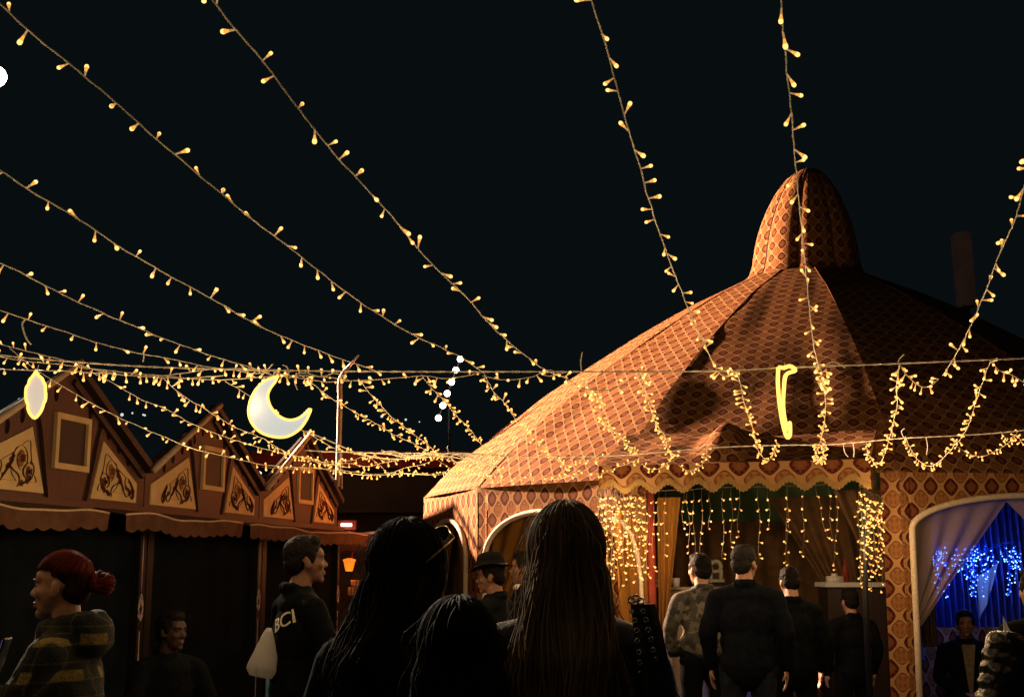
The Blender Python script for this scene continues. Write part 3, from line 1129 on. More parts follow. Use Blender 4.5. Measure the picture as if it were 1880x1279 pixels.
rc = [(1577 + i * 2.2 + rng.uniform(-1, 1), 888 + i * 1.2 + rng.uniform(0, 6), rng.choice([960, 1000, 1030, 1050, 1075]) + rng.uniform(-8, 8), rng.uniform(-3, 3)) for i in range(21)]
strand_set('narrow dense curtain of lights right of the entrance', at(1577, 888, 10.0), rc, lambda x: 9.95 + (x - 1577) * .006, sp=.062, lights=[(1600, 930, 9.85, 5, WARM), (1612, 990, 9.9, 6, WARM)])
bl = []
for cx, w_, n_ in ((1715, 12, 16), (1785, 9, 12), (1815, 8, 6), (1857, 8, 9), (1670, 12, 5), (1750, 22, 7)):
    for i in range(n_):
        x = cx + rng.gauss(0, w_)
        yb = rng.choice([1024, 1030, 1036, 1045, 1062, 1090]) + rng.uniform(-4, 4)
        bl.append((x, 1004 + rng.uniform(-14, 12), yb, rng.uniform(-8, 10)))
bl.sort()
for q in ((1652, 1060, 1082, 8), (1690, 1105, 1112, 4), (1660, 1112, 1120, 2)):
    bl.append(q)
strand_set('blue light curtain glowing behind the sheer curtains of the right arch', at(1655, 1003, 12.0), bl, lambda x: 11.75, 'blue', .05, wiremat='blue_cloth',
           lights=[(1715, 1020, 11.55, 6, (.06, .16, 1)), (1785, 1030, 11.55, 6, (.06, .16, 1)), (1853, 1035, 11.55, 5, (.06, .16, 1)), (1690, 1110, 11.5, .8, (.06, .16, 1))])

# ------------------------------------------------------------------ neon signs
def sign(name, label, loc, outline, rz, panel=True, tube=.007, thick=.012, tilt=0.0, pmat=None):
    root = thing(name, label, 'neon sign', loc, rz, 'neon signs on the rope')
    root.rotation_euler = (0, tilt, rz)
    rot = Matrix.Rotation(R(90), 4, 'X')
    if panel:
        me = board_mesh('panel', outline, [], thick, pmat or M['acrylic'])
        me.transform(rot)
        link(bpy.data.objects.new('panel', me), root)
    m = MB()
    pts = [Vector((q[0], -thick / 2 - tube, q[1])) for q in outline]
    m.tube(pts + [pts[0], pts[1]], tube, 8)
    m.obj('neon_tube', M['neon'], root)
    hk = MB()
    top = max(outline, key=lambda q: q[1])
    hk.tube([Vector((top[0], 0, top[1] - .01)), Vector((top[0] + .005, 0, top[1] + .03))], .002, 5)
    hk.obj('hook', M['rope'], root)
    return root


def from_px(poly, d, c):
    c0 = at(c[0], c[1], d)
    return [((at(x, y, d) - c0).x, (at(x, y, d) - c0).z) for x, y in poly]


def smooth2(poly, per=6):
    q = spline([Vector((x, y, 0)) for x, y in poly + [poly[0]]], per)
    return [(v.x, v.y) for v in q[:-1]]


# crescent: outer arc then inner arc
outer = [(512, 690), (486, 700), (466, 722), (457, 752), (462, 775), (478, 793), (502, 802), (527, 802), (549, 790), (563, 772), (572, 752)]
inner = [(568, 751), (552, 766), (532, 771), (514, 764), (499, 748), (493, 730), (496, 716), (506, 702)]
sp_o = [(v.x, v.y) for v in spline([Vector((*q, 0)) for q in outer], 6)]
sp_i = [(v.x, v.y) for v in spline([Vector((*q, 0)) for q in inner], 6)]
moon = from_px(sp_o + sp_i, D1 - .04, (512, 690))
sign('moon_sign', 'white crescent moon sign outlined in yellow neon above the third gable', at(512, 690, D1 - .04), moon, 0, tube=.0052)
lant = [(68, 681), (72, 689), (79, 695), (82, 702), (85, 707), (85, 716), (86, 724), (85, 735), (82, 741), (80, 748), (76, 757), (66, 768), (57, 760), (53, 750), (53, 743), (50, 736), (49, 724), (50, 712), (54, 706), (56, 698), (61, 692), (64, 688)]
sign('lantern_sign', 'white scalloped lantern sign outlined in yellow neon before the first gable', at(68, 681, D1 - .05), smooth2(from_px(lant, D1 - .05, (68, 681)), 3), 0, tube=.0065, pmat=M['acrylic_pink'])
thin = [(1429, 674), (1428, 700), (1430, 730), (1434, 760), (1439, 785), (1445, 802), (1450, 798), (1450, 776), (1447, 788), (1441, 770), (1438, 745), (1439, 715), (1443, 688), (1460, 680), (1451, 672), (1440, 675)]
tsn = thing('crescent_sign', 'narrow yellow neon sign seen edge on before the dark front of the roof', 'neon sign', at(1440, 676, D1), 0, 'neon signs on the rope')
m = MB()
bb = at(1440, 676, D1)
tp_ = spline([at(x, y, D1 + (.10 if 6 < i < 12 else -.03)) - bb for i, (x, y) in enumerate(thin)], 5)
m.tube(tp_ + [tp_[0]], .0092, 8)
m.obj('neon_tube', M['neon'], tsn)
m = MB()
m.tube([Vector((0, 0, 0)), Vector((.003, 0, .03))], .002, 5)
m.obj('hook', M['rope'], tsn)
lamp('glow', at(1440, 730, D1 + .25) - bb, 2.0, (1, .5, .1), .05, tsn)

# ------------------------------------------------------------------ market stalls
X0, KK = -5.1, .183
NRM = math.sqrt(1 + KK * KK)
STALL_RZ = math.atan2(1, KK)          # local +X runs along the row (away from the viewer)


def stall_frame(s_along):
    y = s_along / NRM
    return Vector((X0 + KK * y, y, 0))


def scroll_paths():
    """brown scroll-work of one triangular panel, in metres along and above the panel"""
    import numpy as _np
    src = _np.array([[1240, 465, 1], [1625, 1240, 1], [1075, 1180, 1]], float)
    dst = _np.array([[.55, 2.583], [1.14, 2.12], [.39, 2.125]])
    T = _np.linalg.solve(src, dst)
    raw = [([(1378, 760), (1350, 712), (1315, 698), (1280, 735), (1260, 800), (1258, 870), (1275, 940), (1308, 966), (1340, 915), (1353, 850), (1345, 790), (1315, 770)], 7, 7, 0),
           ([(1215, 862), (1192, 905), (1184, 960), (1195, 1025), (1225, 1080), (1270, 1120), (1312, 1152)], 10, 7, 0),
           ([(1205, 1040), (1235, 1085), (1275, 1110)], 16, 20, 0), ([(1230, 1070), (1290, 1125)], 22, 12, 0),
           ([(1215, 862), (1255, 880), (1280, 930), (1284, 990), (1262, 1040), (1228, 1045), (1205, 1000), (1203, 935)], 13, 7, 0),
           ([(1372, 730), (1388, 800), (1402, 880), (1428, 960), (1452, 1040), (1474, 1120), (1500, 1160)], 7, 9, 0),
           ([(1390, 820), (1404, 900), (1436, 1000), (1456, 1060)], 16, 13, 0), ([(1400, 880), (1425, 965)], 20, 18, 0),
           ([(1418, 950), (1385, 985), (1345, 1010), (1320, 1040), (1305, 1090), (1312, 1140)], 18, 6, 0),
           ([(1395, 995), (1370, 1050), (1330, 1100)], 5, 5, 0),
           ([(1480, 965), (1490, 925), (1508, 913), (1532, 932), (1560, 1000), (1586, 1075), (1590, 1140), (1565, 1190), (1540, 1140), (1515, 1085), (1490, 1050), (1480, 965)], 6, 6, 0),
           ([(1535, 950), (1558, 1020), (1572, 1080)], 12, 20, 0), ([(1572, 1080), (1568, 1165)], 20, 12, 0),
           ([(1500, 1040), (1530, 1080), (1545, 1130)], 17, 10, 0),
           ([(1474, 1120), (1492, 1158), (1515, 1150), (1520, 1125), (1500, 1112)], 7, 5, 0),
           ([(1330, 695), (1260, 620), (1236, 740), (1215, 850)], 4, 4, 0), ([(1398, 800), (1500, 915)], 4, 4, 0),
           ([(1172, 1000), (1150, 1075), (1225, 1085)], 4, 5, 0), ([(1345, 1100), (1470, 1110)], 5, 5, 0),
           ([(1315, 800), (1316, 845), (1314, 880)], 30, 30, 1), ([(1236, 950), (1236, 995)], 22, 22, 0)]
    out = []
    for pts, r0, r1, mi in raw:
        q = [tuple(_np.array([x, y, 1.0]) @ T) for x, y in pts]
        q = [(v.x, v.y) for v in spline([Vector((a_, b_, 0)) for a_, b_ in q], 5)] if len(q) > 2 else q
        out.append((q, r0 * .00125, r1 * .00125, mi))
    return out


def make_stall(label, group):
    root = thing('market_stall', label, 'stall', (0, 0, 0), 0, group)
    HW, PK, VL, SILL = 1.3, 3.12, 2.43, 2.10
    rot = Matrix.Rotation(R(90), 4, 'X')

    def board(name, outer, holes, th, off, mat, parent=root):
        me = board_mesh(name, outer, holes, th, mat)
        me.transform(rot)
        me.transform(Matrix.Translation((0, -off, 0)))
        return link(bpy.data.objects.new(name, me), parent)
    # dark backing: the shade in the gaps is put into its colour
    e = .004
    bk = board('gable', [(-HW + e, SILL - .02), (HW - e, SILL - .02), (HW - e, VL - .02), (.04, PK - .03), (-HW + e, VL - .02)], [], .03, -.02, M['dark_wood'])

    def ring(cx, cy, rx, ry, n=16):
        return [(cx + rx * math.cos(2 * math.pi * i / n), cy + ry * math.sin(2 * math.pi * i / n)) for i in range(n)]
    rk = (PK - VL) / HW
    hl, hr = [], []
    for s in (.62, .80, .97):
        hr.append(ring(s + .02, PK - rk * s - .135, .035, .055))
        hl.append(ring(-s + .02, PK - rk * s - .135, .035, .055))
    board('gable_board', [(.36, SILL), (HW - .01, SILL), (HW - .01, VL - .03), (.58, PK - rk * .55 - .04), (.50, SILL + .5)], hr, .024, .008, M['wood'])
    board('gable_board', [(-.27, SILL), (-.42, SILL + .5), (-.52, PK - rk * .55 - .04), (-HW + .01, VL - .03), (-HW + .01, SILL)], hl, .024, .008, M['wood'])
    hc = [ring(s, PK - rk * abs(s) - .16, .035, .055) for s in (-.36, -.18, .16, .33)]
    board('gable_board', [(-.20, SILL), (.27, SILL), (.42, SILL + .5), (.50, PK - rk * .5 - .045), (.03, PK - .04), (-.46, PK - rk * .46 - .045), (-.34, SILL + .5)], hc, .024, .012, M['wood'])
    # window: frame + recessed infill
    fo = board('window', [(-.19, 2.315), (.31, 2.315), (.31, 2.73), (-.19, 2.73)], [[(-.145, 2.36), (.265, 2.36), (.265, 2.685), (-.145, 2.685)]], .03, .038, M['cream'])
    pn = MB()
    pn.box((.06, -.028, 2.5225), (.405, .006, .32))
    pn.obj('pane', M['dark_wood'], fo, False)
    # painted panels
    for side in (1, -1):
        if side > 0:
            poly = [(.39, 2.125), (1.14, 2.125), (1.14, 2.285), (.55, 2.585)]
            ox = .42
        else:
            poly = [(-.28, 2.125), (-.48, 2.588), (-1.20, 2.30), (-1.20, 2.125)]
            ox = -.31
        po_ = board('scroll_panel', poly, [], .012, .026, M['cream'])
        sc = MB()
        yy = -.026 - .0066
        for n_, (pts, r0, r1, mi) in enumerate(scroll_paths()):
            q = [Vector((x if side > 0 else .08 - x, yy - .0002 * n_, y)) for x, y in pts]
            nn = len(q)
            sc.tube(q, [r0 + (r1 - r0) * i / (nn - 1) for i in range(nn)], 8, mi, flat=.06)
            if r0 > .012:
                for e_, r_ in ((q[0], r0), (q[-1], r1)):
                    sc.sphere(e_, (r_, .001, r_), 12, 6, mi)
        sc.obj('scroll_work', [M['scroll'], M['rust']], po_)
    # rake battens and roof
    rb = MB()
    rb.tube([Vector((-HW - .05, -.12, VL - .03)), Vector((-.02, -.12, PK + .01))], .028, 8)
    rb.obj('rake_batten', M['pale_wood'], root)
    rb = MB()
    rb.box((HW / 2 + .01, -.05, (PK + VL) / 2 - .015), (math.hypot(HW, PK - VL) + .02, .10, .06), 0, Matrix.Rotation(math.atan(rk), 3, 'Y'))
    rb.box((HW / 2 - .02, -.03, (PK + VL) / 2 - .105), (math.hypot(HW, PK - VL) - .12, .05, .05), 0, Matrix.Rotation(math.atan(rk), 3, 'Y'))
    rb.obj('rake_board', M['dark_wood'], root, False)
    rf = MB()
    rf.box((0, 1.2, 2.33), (2 * HW - .02, 2.2, .05))
    rf.obj('roof', M['dark_wood'], root, False)
    # sill beam
    sb = MB()
    sb.box((0, -.05, SILL - .045), (2 * HW - .01, .14, .07))
    sb.obj('beam', M['wood'], root, False)
    # back and side walls
    bx = MB()
    bx.box((0, 2.25, 1.15), (2 * HW - .02, .05, 2.3))
    bx.box((HW - .04, 1.15, 1.15), (.04, 2.1, 2.3))
    bx.box((-HW + .04, 1.15, 1.15), (.04, 2.1, 2.3))
    bx.obj('wall', M['dark_wood'], root, False)
    # tarpaulin across the front, posts with painted marks
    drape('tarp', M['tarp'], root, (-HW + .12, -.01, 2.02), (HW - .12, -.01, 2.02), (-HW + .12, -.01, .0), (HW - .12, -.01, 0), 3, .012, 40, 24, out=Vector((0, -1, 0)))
    for sd in (-1, 1):
        p_ = MB()
        p_.box((sd * (HW - .065), -.03, 1.03), (.11, .09, 2.06))
        pp = p_.obj('post', M['post'], root, False)
        if sd > 0:
            mk = MB()
            x0 = HW - .075
            for zc, h_ in ((1.63, .46), (.55, 1.05)):
                mk.box((x0, -.077, zc), (.012, .004, h_))
            for z0, dz in ((1.33, .05), (1.21, -.05)):
                mk.tube([Vector((x0 - .04, -.077, z0 - (dz if dz > 0 else 0) - (dz if dz < 0 else 0) * -0)), Vector((x0, -.077, z0 + (dz if dz > 0 else dz))), Vector((x0 + .04, -.077, z0 - (dz if dz > 0 else 0)))], .008, 5)
            mk.tube([Vector((x0, -.077, 1.33)), Vector((x0 + .04, -.077, 1.255)), Vector((x0, -.077, 1.18)), Vector((x0 - .04, -.077, 1.255)), Vector((x0, -.077, 1.33))], .008, 5)
            mk.obj('post_mark', M['mark'], pp)
    return root


stall_labels = ['brown gabled wooden stall behind the lantern sign, nearest of the three', 'brown gabled wooden stall between the two others, moon sign to its right', 'brown gabled wooden stall farthest along the row, beside the bent white pole']
st0 = make_stall(stall_labels[0], 'gabled market stalls in a row')


def copy_tree(o, parent=None):
    c = o.copy()
    COL.objects.link(c)
    if parent is not None:
        c.parent = parent
    for ch in list(o.children):
        copy_tree(ch, c)
    return c


for i, s in enumerate((9.57, 12.17, 14.77)):
    o = st0 if i == 0 else copy_tree(st0)
    o.location = stall_frame(s)
    o.rotation_euler = (0, 0, STALL_RZ)
    o['label'] = stall_labels[i]

# awnings: three lengths of brown canvas fixed below the gables
AW = [(7.2, 9.16, 'brown scalloped canvas awning at the left edge under the first gable', 2.06), (9.42, 11.72, 'brown scalloped canvas awning hanging between the first and second gables', 2.07), (11.9, 15.75, 'long brown scalloped canvas awning under the second and third gables', 2.06)]
for (s0, s1, lab, zt) in AW:
    c = stall_frame((s0 + s1) / 2 + .45)
    root = thing('awning', lab, 'awning', c, STALL_RZ, 'canvas awnings of the stalls')
    L = s1 - s0
    m = MB()

    def afn(u, v, L=L, zt=zt):
        x = (u - .5) * L
        sag = .012 * math.sin(u * 9) + .02 * noise.noise(Vector((x * 2, v, 3)))
        return Vector((x, -.12 - .26 * v, zt - .02 - .055 * v + sag * (v)))
    m.grid(afn, 60, 6)
    m.obj('canopy', M['awning'], root)
    m = MB()
    ns = max(4, int(L / .19))

    def vfn(u, v, L=L, zt=zt, ns=ns):
        x = (u - .5) * L
        q = afn(u, 1.0, L, zt)
        return q + Vector((0, -.006 - .01 * math.sin(u * 30) * v, -v * (.115 + .022 * abs(math.sin(u * ns * math.pi)))))
    m.grid(vfn, ns * 12, 5)
    m.obj('valance', M['awning'], root)
    m = MB()
    m.tube([afn(u / 20, 1.0, L, zt) + Vector((0, -.002, .004)) for u in range(21)], .009, 6)
    m.obj('front_rail', M['pale_wood'], root)

# bent white pole at the end of the row
base = at(620, 893, 15.4)
bp = thing('bent_pole', 'tall white pole bent at the top beside the third gable', 'pole', base)
m = MB()
d_ = 15.4
m.tube([p - base for p in spline([at(620, 893, d_), at(622, 820, d_), at(624, 740, d_), at(624, 703, d_), at(628, 690, d_), at(636, 678, d_)], 6)], .032, 10)
m.obj('shaft', M['white_pipe'], bp)
m = MB()
m.tube([at(636, 678, d_) - base, at(646, 667, d_) - base, at(660, 651, d_) - base], [.03, .018, .008], 8)
m.obj('arm', M['metal'], bp)
m = MB()
m.tube([at(627, 897, d_) - base, at(627, 820, d_) - base], .014, 8)
m.obj('stay', M['white_pipe'], bp)
m = MB()
m.tube([at(616, 880, d_) - base, at(590, 880, d_ + .1) - base], .012, 6)
m.obj('bracket', M['metal'], bp)

# ------------------------------------------------------------------ floodlights, distant things
fm = thing('floodlight_mast', 'slanted row of six round white floodlights far behind the tent', 'floodlight', (0, 42, 0))
fb = Vector((0, 42, 0))
FP = [(845, 659), (837, 679), (829, 701), (821, 722), (813, 744), (805, 767)]
m = MB()
q1, q0 = at(846, 656, 42.2), at(803, 772, 42.2)
m.tube([q1 - fb, q0 - fb], .05, 8)
m.tube([q0.lerp(q1, .5) - fb + Vector((0, .15, 0)), Vector((q0.lerp(q1, .5).x, .15, 0))], .05, 8)
m.obj('mast', M['post'], fm)
for x, y in FP:
    m = MB()
    c = at(x, y, 42) - fb
    m.sphere(c, (.105, .06, .105), 16, 10)
    m.obj('lamp_head', M['flood'], fm)

lamp_root = thing('street_lamp', 'tall floodlight glowing at the left edge of the picture', 'street lamp', (-5.575, 12.2, 0))
m = MB()
m.tube([(0, 0, 0), (0, 0, 6.3), (.05, 0, 6.55), (.15, 0, 6.62)], [.07, .05, .045, .04], 10)
m.obj('pole', M['post'], lamp_root)
m = MB()
m.sphere((.26, 0, 6.56), (.12, .12, .11), 16, 10)
m.obj('lamp_globe', M['flood'], lamp_root)
sd_ = bpy.data.lights.new('bulb_or_fill_light', 'SPOT')
sd_.energy = 5200
sd_.color = (1.0, .84, .62)
sd_.spot_size = R(27)
sd_.spot_blend = .6
sd_.shadow_soft_size = .12
so_ = bpy.data.objects.new('bulb_or_fill_light', sd_)
so_.location = (.26, -.12, 6.40)
so_.rotation_euler = (Vector((-1.85, 4.6, 1.45)) - Vector((-5.27, 12.08, 6.4))).to_track_quat('-Z', 'Y').to_euler()
link(so_, lamp_root)

# the floodlight that lights the tent from the left, over the stall roofs
fl = thing('flood_lamp', 'floodlight on a post beyond the stalls, turned towards the tent', 'floodlight', (-8.2, 18.4, 0))
m = MB()
m.tube([(0, 0, 0), (0, 0, 5.9)], [.06, .045], 10)
m.obj('pole', M['post'], fl)
m = MB()
m.box((.02, 0, 6.0), (.14, .42, .32))
m.obj('housing', M['metal'], fl, False)
m = MB()
m.box((.096, 0, 6.0), (.01, .36, .26))
m.obj('lens', M['flood'], fl, False)
sd_ = bpy.data.lights.new('bulb_or_fill_light', 'SPOT')
sd_.energy = 52000
sd_.color = (1.0, .61, .39)
sd_.spot_size = R(50)
sd_.spot_blend = .25
sd_.shadow_soft_size = .14
so_ = bpy.data.objects.new('bulb_or_fill_light', sd_)
so_.location = (.25, 0, 6.0)
so_.rotation_euler = Vector((11.2, -4.6, -1.9)).to_track_quat('-Z', 'Y').to_euler()
link(so_, fl)

for i, (x, y, dd, r) in enumerate([(36, 734, 90, .14), (44, 737, 92, .12), (198, 760, 95, .11), (211, 760, 96, .13), (224, 761, 96, .13), (243, 758, 100, .08), (263, 761, 100, .08), (266, 762, 100, .08), (701, 764, 110, .12), (745, 770, 110, .1), (770, 774, 110, .06)]):
    m = MB()
    m.sphere((0, 0, 0), r, 8, 6)
    o = m.obj('distant_lamp', M['tiny'])
    o.location = at(x, y, dd)
    tag(o, 'tiny white lamp far off in the dark above the stalls', 'lamp', 'distant lamps on the hillside')
for i, (x, y, dd) in enumerate([(250, 834, 16.5), (264, 840, 16.8), (475, 868, 19), (504, 878, 19.2)]):
    m = MB()
    m.sphere((0, 0, 0), (.045, .045, .028), 10, 6)
    o = m.obj('small_lamp', M['lampwhite'])
    o.location = at(x, y, dd)
    tag(o, 'small white lamp glowing in a valley between two gables', 'lamp', 'small lamps behind the gables')

# dark building behind
c = at(760, 960, 24)
bd = thing('building', 'low dark building with a red fascia behind the stalls and tent', 'building', (c.x, 24, 0))
m = MB()
zt = at(700, 862, 24).z
m.box((0, 1.5, zt / 2), (4.6, 3, zt))
m.obj('wall', M['plaster'], bd, False)
m = MB()
z0, z1 = at(700, 862, 24).z, at(700, 832, 24).z
m.box((-.55, .9, (z0 + z1) / 2), (5.0, 2.8, z1 - z0))
m.obj('fascia', M['redboard'], bd, False)
m = MB()
m.box((-1.15, -.012, 1.7), (.7, .02, 2.2))
m.obj('door', M['dark_wood'], bd, False)
m = MB()
m.box((.2, -.3, at(700, 940, 24).z), (3.6, .7, .06))
m.obj('ledge', M['plaster'], bd, False)
lamp('bulb_or_fill_light', (-1.2, -1.2, z0 + .1), 5, (1, .5, .25), .1, bd)  # point light with no lamp body, brightens the red fascia
# grey pillar on the right
c = at(1776, 500, 26)
gp = thing('pillar', 'dim grey concrete tower edge rising behind the tent at the right', 'pillar', (c.x, 26, 0))
m = MB()
zt, zb = at(1775, 425, 26).z, at(1775, 560, 26).z
m.box((0, .2, (zt + zb) / 2), (.30, .4, zt - zb), 0, Matrix.Rotation(R(-1.5), 3, 'Y'))
m.obj('panel', M['concrete'], gp, False)
m = MB()
m.box((.05, .45, zb / 2 + .3), (.2, .1, zb + .6))
m.obj('mast', M['post'], gp, False)

# food stand behind the bag man
c = at(670, 1100, 17)
fs = thing('food_stand', 'small food stand with an awning and white tube lamp between stalls and tent', 'food stand', (c.x, 17, 0))
fb = Vector((c.x, 17, 0))
m = MB()
zA = at(650, 975, 17).z
m.grid(lambda u, v: Vector((-1.2 + 2.0 * u, -.5 * v, zA - .05 * v + .01 * math.sin(u * 20))), 30, 4)
m.grid(lambda u, v: Vector((-1.2 + 2.0 * u, -.5, zA - .05 - v * (.2 + .03 * abs(math.sin(u * 31))))), 120, 3)
m.obj('awning', M['awning'], fs)
m = MB()
m.box((-.2, .4, .55), (2.0, .6, 1.1))
m.obj('counter', M['dark_wood'], fs, False)
m = MB()
m.box((-.2, .9, 1.0), (2.0, .04, 2.0))
m.obj('back_panel', M['dark_wood'], fs, False)
for x_ in (-1.15, .75):
    m = MB()
    m.tube([(x_, -.4, 0), (x_, -.4, zA - .06)], .025, 8)
    m.obj('post', M['post'], fs)
m = MB()
p0, p1 = at(626, 963, 16.6) - fb, at(646, 963, 16.6) - fb
m.tube([p0, p1], .022, 8)
m.obj('tube_lamp', M['lampwhite'], fs)
m = MB()
pm_ = (p0 + p1) / 2
m.box(pm_ + Vector((0, .06, 0)), (.24, .05, .12))
m.tube([pm_ + Vector((0, .06, 0)), Vector((pm_.x, .06, zA - .02))], .012, 6)
m.obj('lamp_box', M['redboard'], fs, False)
lamp('bulb_or_fill_light', pm_ + Vector((0, -.1, -.12)), 1.2, (1, .75, .5), .03, fs)
hl_ = thing('heat_lamp', 'orange glowing lamp shade hanging on a red cord over the food counter', 'lamp', at(641, 1045, 16.9))
hb = at(641, 1045, 16.9)
m = MB()
m.lathe([(.045, -.02), (.06, .03), (.075, .10), (.09, .13), (.03, .15)], 14)
m.obj('shade', M['heat'], hl_)
m = MB()
m.tube([Vector((.03, 0, .14)), Vector((.05, 0, .3)), Vector((.05, 0, .55))], .012, 6)
m.obj('cord', M['redboard'], hl_)
lamp('bulb_or_fill_light', Vector((0, -.1, -.1)), 1.5, (1, .35, .08), .05, hl_)
for i, (x0, x1, y0, y1, lab) in enumerate([(645, 660, 1064, 1076, 'small kraft pack on the food counter under the orange lamp'), (667, 690, 1064, 1076, 'wide kraft pack lying in front of the counter stack'), (676, 690, 1053, 1064, 'topmost kraft pack of the stack on the counter'), (640, 692, 1077, 1092, 'long kraft tray below the packs on the food counter')]):
    p, q = at(x0, y1, 16.9), at(x1, y0, 16.9)
    m = MB()
    m.box((0, 0, (q.z - p.z) / 2), (q.x - p.x, .2, q.z - p.z - .004))
    o = m.obj('kraft_pack', M['brick_pack'], None, False)
    bv = o.modifiers.new('b', 'BEVEL')
    bv.width = .008
    o.location = ((p.x + q.x) / 2, 16.9, p.z)
    tag(o, lab, 'package', 'packs on the food counter')

# blue display case behind the bag man
c = at(545, 1200, 8.0)
dc = thing('display_case', 'light blue framed display case behind the man with the plastic bag', 'display case', (c.x, 8.0, 0))
db = Vector((c.x, 8.0, 0))
xl, xr = at(492, 1200, 8).x - c.x, at(606, 1200, 8).x - c.x
zt, zb = at(545, 1152, 8).z, at(545, 1276, 8).z
m = MB()
for x_ in (xl + .02, xr - .02):
    m.box((x_, 0, zt / 2), (.045, .05, zt))
m.box(((xl + xr) / 2, 0, zt - .02), (xr - xl - .09, .045, .05))
m.box(((xl + xr) / 2, 0, zb), (xr - xl - .09, .045, .06))
m.obj('frame', M['sky_blue'], dc, False)
m = MB()
m.box(((xl + xr) / 2, .25, zt / 2 - .02), (xr - xl - .05, .4, zt - .06))
m.obj('cabinet', M['counter_tan'], dc, False)
m = MB()
for x_ in (xl + .055, xr - .055):
    m.box((x_, -.02, (zt + zb) / 2 - .01), (.014, .012, zt - zb - .06))
m.obj('gold_edge', M['gold'], dc, False)
for i, (x, y, mt, lab) in enumerate([(514, 1270, 'cup', 'small white pot standing low in the display case, left side'), (594, 1238, 'cup', 'pale jar with a cream top in the display case, right side')]):
    p = at(x, y, 7.94)
    m = MB()
    m.lathe([(0, 0), (.022, 0), (.026, .05), (.02, .07), (.022, .075), (.022, .10), (0, .105)], 14)
    o = m.obj('jar', M[mt])
    o.location = (p.x, 7.92, zb + .031)
    tag(o, lab, 'jar')

# ------------------------------------------------------------------ things inside the entrance
def cnt(t, out):
    v = a2 + d2 * t + n2 * out
    return Vector((v.x, v.y, 0))


c = cnt(.72, -.25)
ct = thing('counter', 'tan and violet curved counter just inside the entrance', 'counter', c, math.atan2(d2.y, d2.x))
ztop = at(1230, 1082, c.y).z
m = MB()
m.grid(lambda u, v: Vector((-.36 + (.22 + .12 * math.sin(math.pi * (1 - v) * .6)) * u, -.0 - .05 * u, ztop * v)), 10, 16)
m.obj('side_panel', M['counter_tan'], ct)
m = MB()
m.grid(lambda u, v: Vector((-.14 + .12 * math.sin(math.pi * (1 - v) * .6) + (.55 - .12 * math.sin(math.pi * (1 - v) * .6)) * u, -.052, ztop * v)), 10, 16)
m.obj('front_panel', M['counter_violet'], ct)
m = MB()
m.box((.02, .2, ztop + .012), (.80, .52, .02))
m.obj('top', M['counter_tan'], ct, False)
lamp('bulb_or_fill_light', (.3, -.9, .7), 2.6, (.35, .38, 1.0), .1, ct)  # added bluish light with no fixture, brightens the violet panel
p = at(1242, 1081, c.y + .1)
m = MB()
m.lathe([(0, 0), (.03, 0), (.036, .075), (.034, .078), (.028, .01)], 16)
o = m.obj('cup', M['cup'])
o.location = (p.x, c.y + .12, ztop + .023)
tag(o, 'white paper cup on the counter inside the entrance', 'cup')
p = at(1206, 1081, c.y + .05)
m = MB()
m.box((0, 0, .07), (.12, .02, .14))
m.box((0, -.011, .095), (.085, .003, .06), 1)
m.box((0, -.011, .035), (.085, .003, .03), 1)
o = m.obj('menu_card', [M['mark'], M['counter_tan']], None, False)
o.location = (p.x, c.y + .08, ztop + .023)
tag(o, 'small patterned card standing on the counter by the red post', 'card')
# side shelf with things on it, right
sh0, sh1 = at(1505, 1068, 11.6), at(1622, 1068, 11.6)
sf = thing('side_table', 'dark side table with a pale top at the right side of the entrance', 'table', ((sh0.x + sh1.x) / 2, 11.6, 0))
m = MB()
m.box((0, 0, sh0.z - .02), (sh1.x - sh0.x, .4, .04))
m.obj('table_top', M['cup'], sf, False)
m = MB()
m.box((0, .02, (sh0.z - .05) / 2), (sh1.x - sh0.x - .06, .34, sh0.z - .05))
m.obj('skirt', M['dark_wood'], sf, False)
for (x, wid, hh, mt, lab) in [(1532, .05, .10, 'cup', 'white box on the pale side table below the hanging strand'), (1553, .028, .21, 'redboard', 'thin reddish bottle on the pale side table'), (1585, .03, .19, 'cup', 'pale bottle on the pale side table right of the porch post')]:
    m = MB()
    if wid == .05:
        m.box((0, 0, hh / 2), (.14, .1, hh * .55))
        m.lathe([(.03, hh * .77), (.028, hh), (0, hh + .004)], 12)
    else:
        m.lathe([(0, 0), (wid, 0), (wid, hh * .6), (wid * .45, hh * .78), (wid * .45, hh), (0, hh)], 14)
    o = m.obj('bottle' if wid < .05 else 'napkin_box', M[mt])
    o.location = (at(x, 1060, 11.55).x, 11.55, sh0.z - (.022 if wid == .05 else 0))
    tag(o, lab, 'bottle' if wid < .05 else 'box')
kh = MB()
pk = at(1314, 1050, 12.3)
ring = [(.052 * math.sin(a), .055 + .05 * math.cos(a)) for a in [R(150 - i * 30) for i in range(11)]]
kh.tube([Vector((-.045, 0, -.07)), Vector((-.05, 0, .02))] + [Vector((-x, 0, y)) for x, y in ring] + [Vector((.05, 0, .02)), Vector((.045, 0, -.07))], .02, 8)
kh.box((0, 0, -.08), (.16, .03, .03))
kh.box((0, 0, .01), (.07, .025, .028))
o = kh.obj('ornament', M['cup'])
o.location = pk
tag(o, 'white arched letter-like ornament standing behind the man in camouflage', 'ornament')
pd = MB()
zp = pk.z - .096
pd.box((0, 0, zp / 2), (.5, .35, zp - .004))
o = pd.obj('cabinet', M['dark_wood'], None, False)
bv = o.modifiers.new('b', 'BEVEL')
bv.width = .02
o.location = (pk.x, 12.35, 0)
tag(o, 'dark cabinet carrying the white ornament inside the tent', 'cabinet')
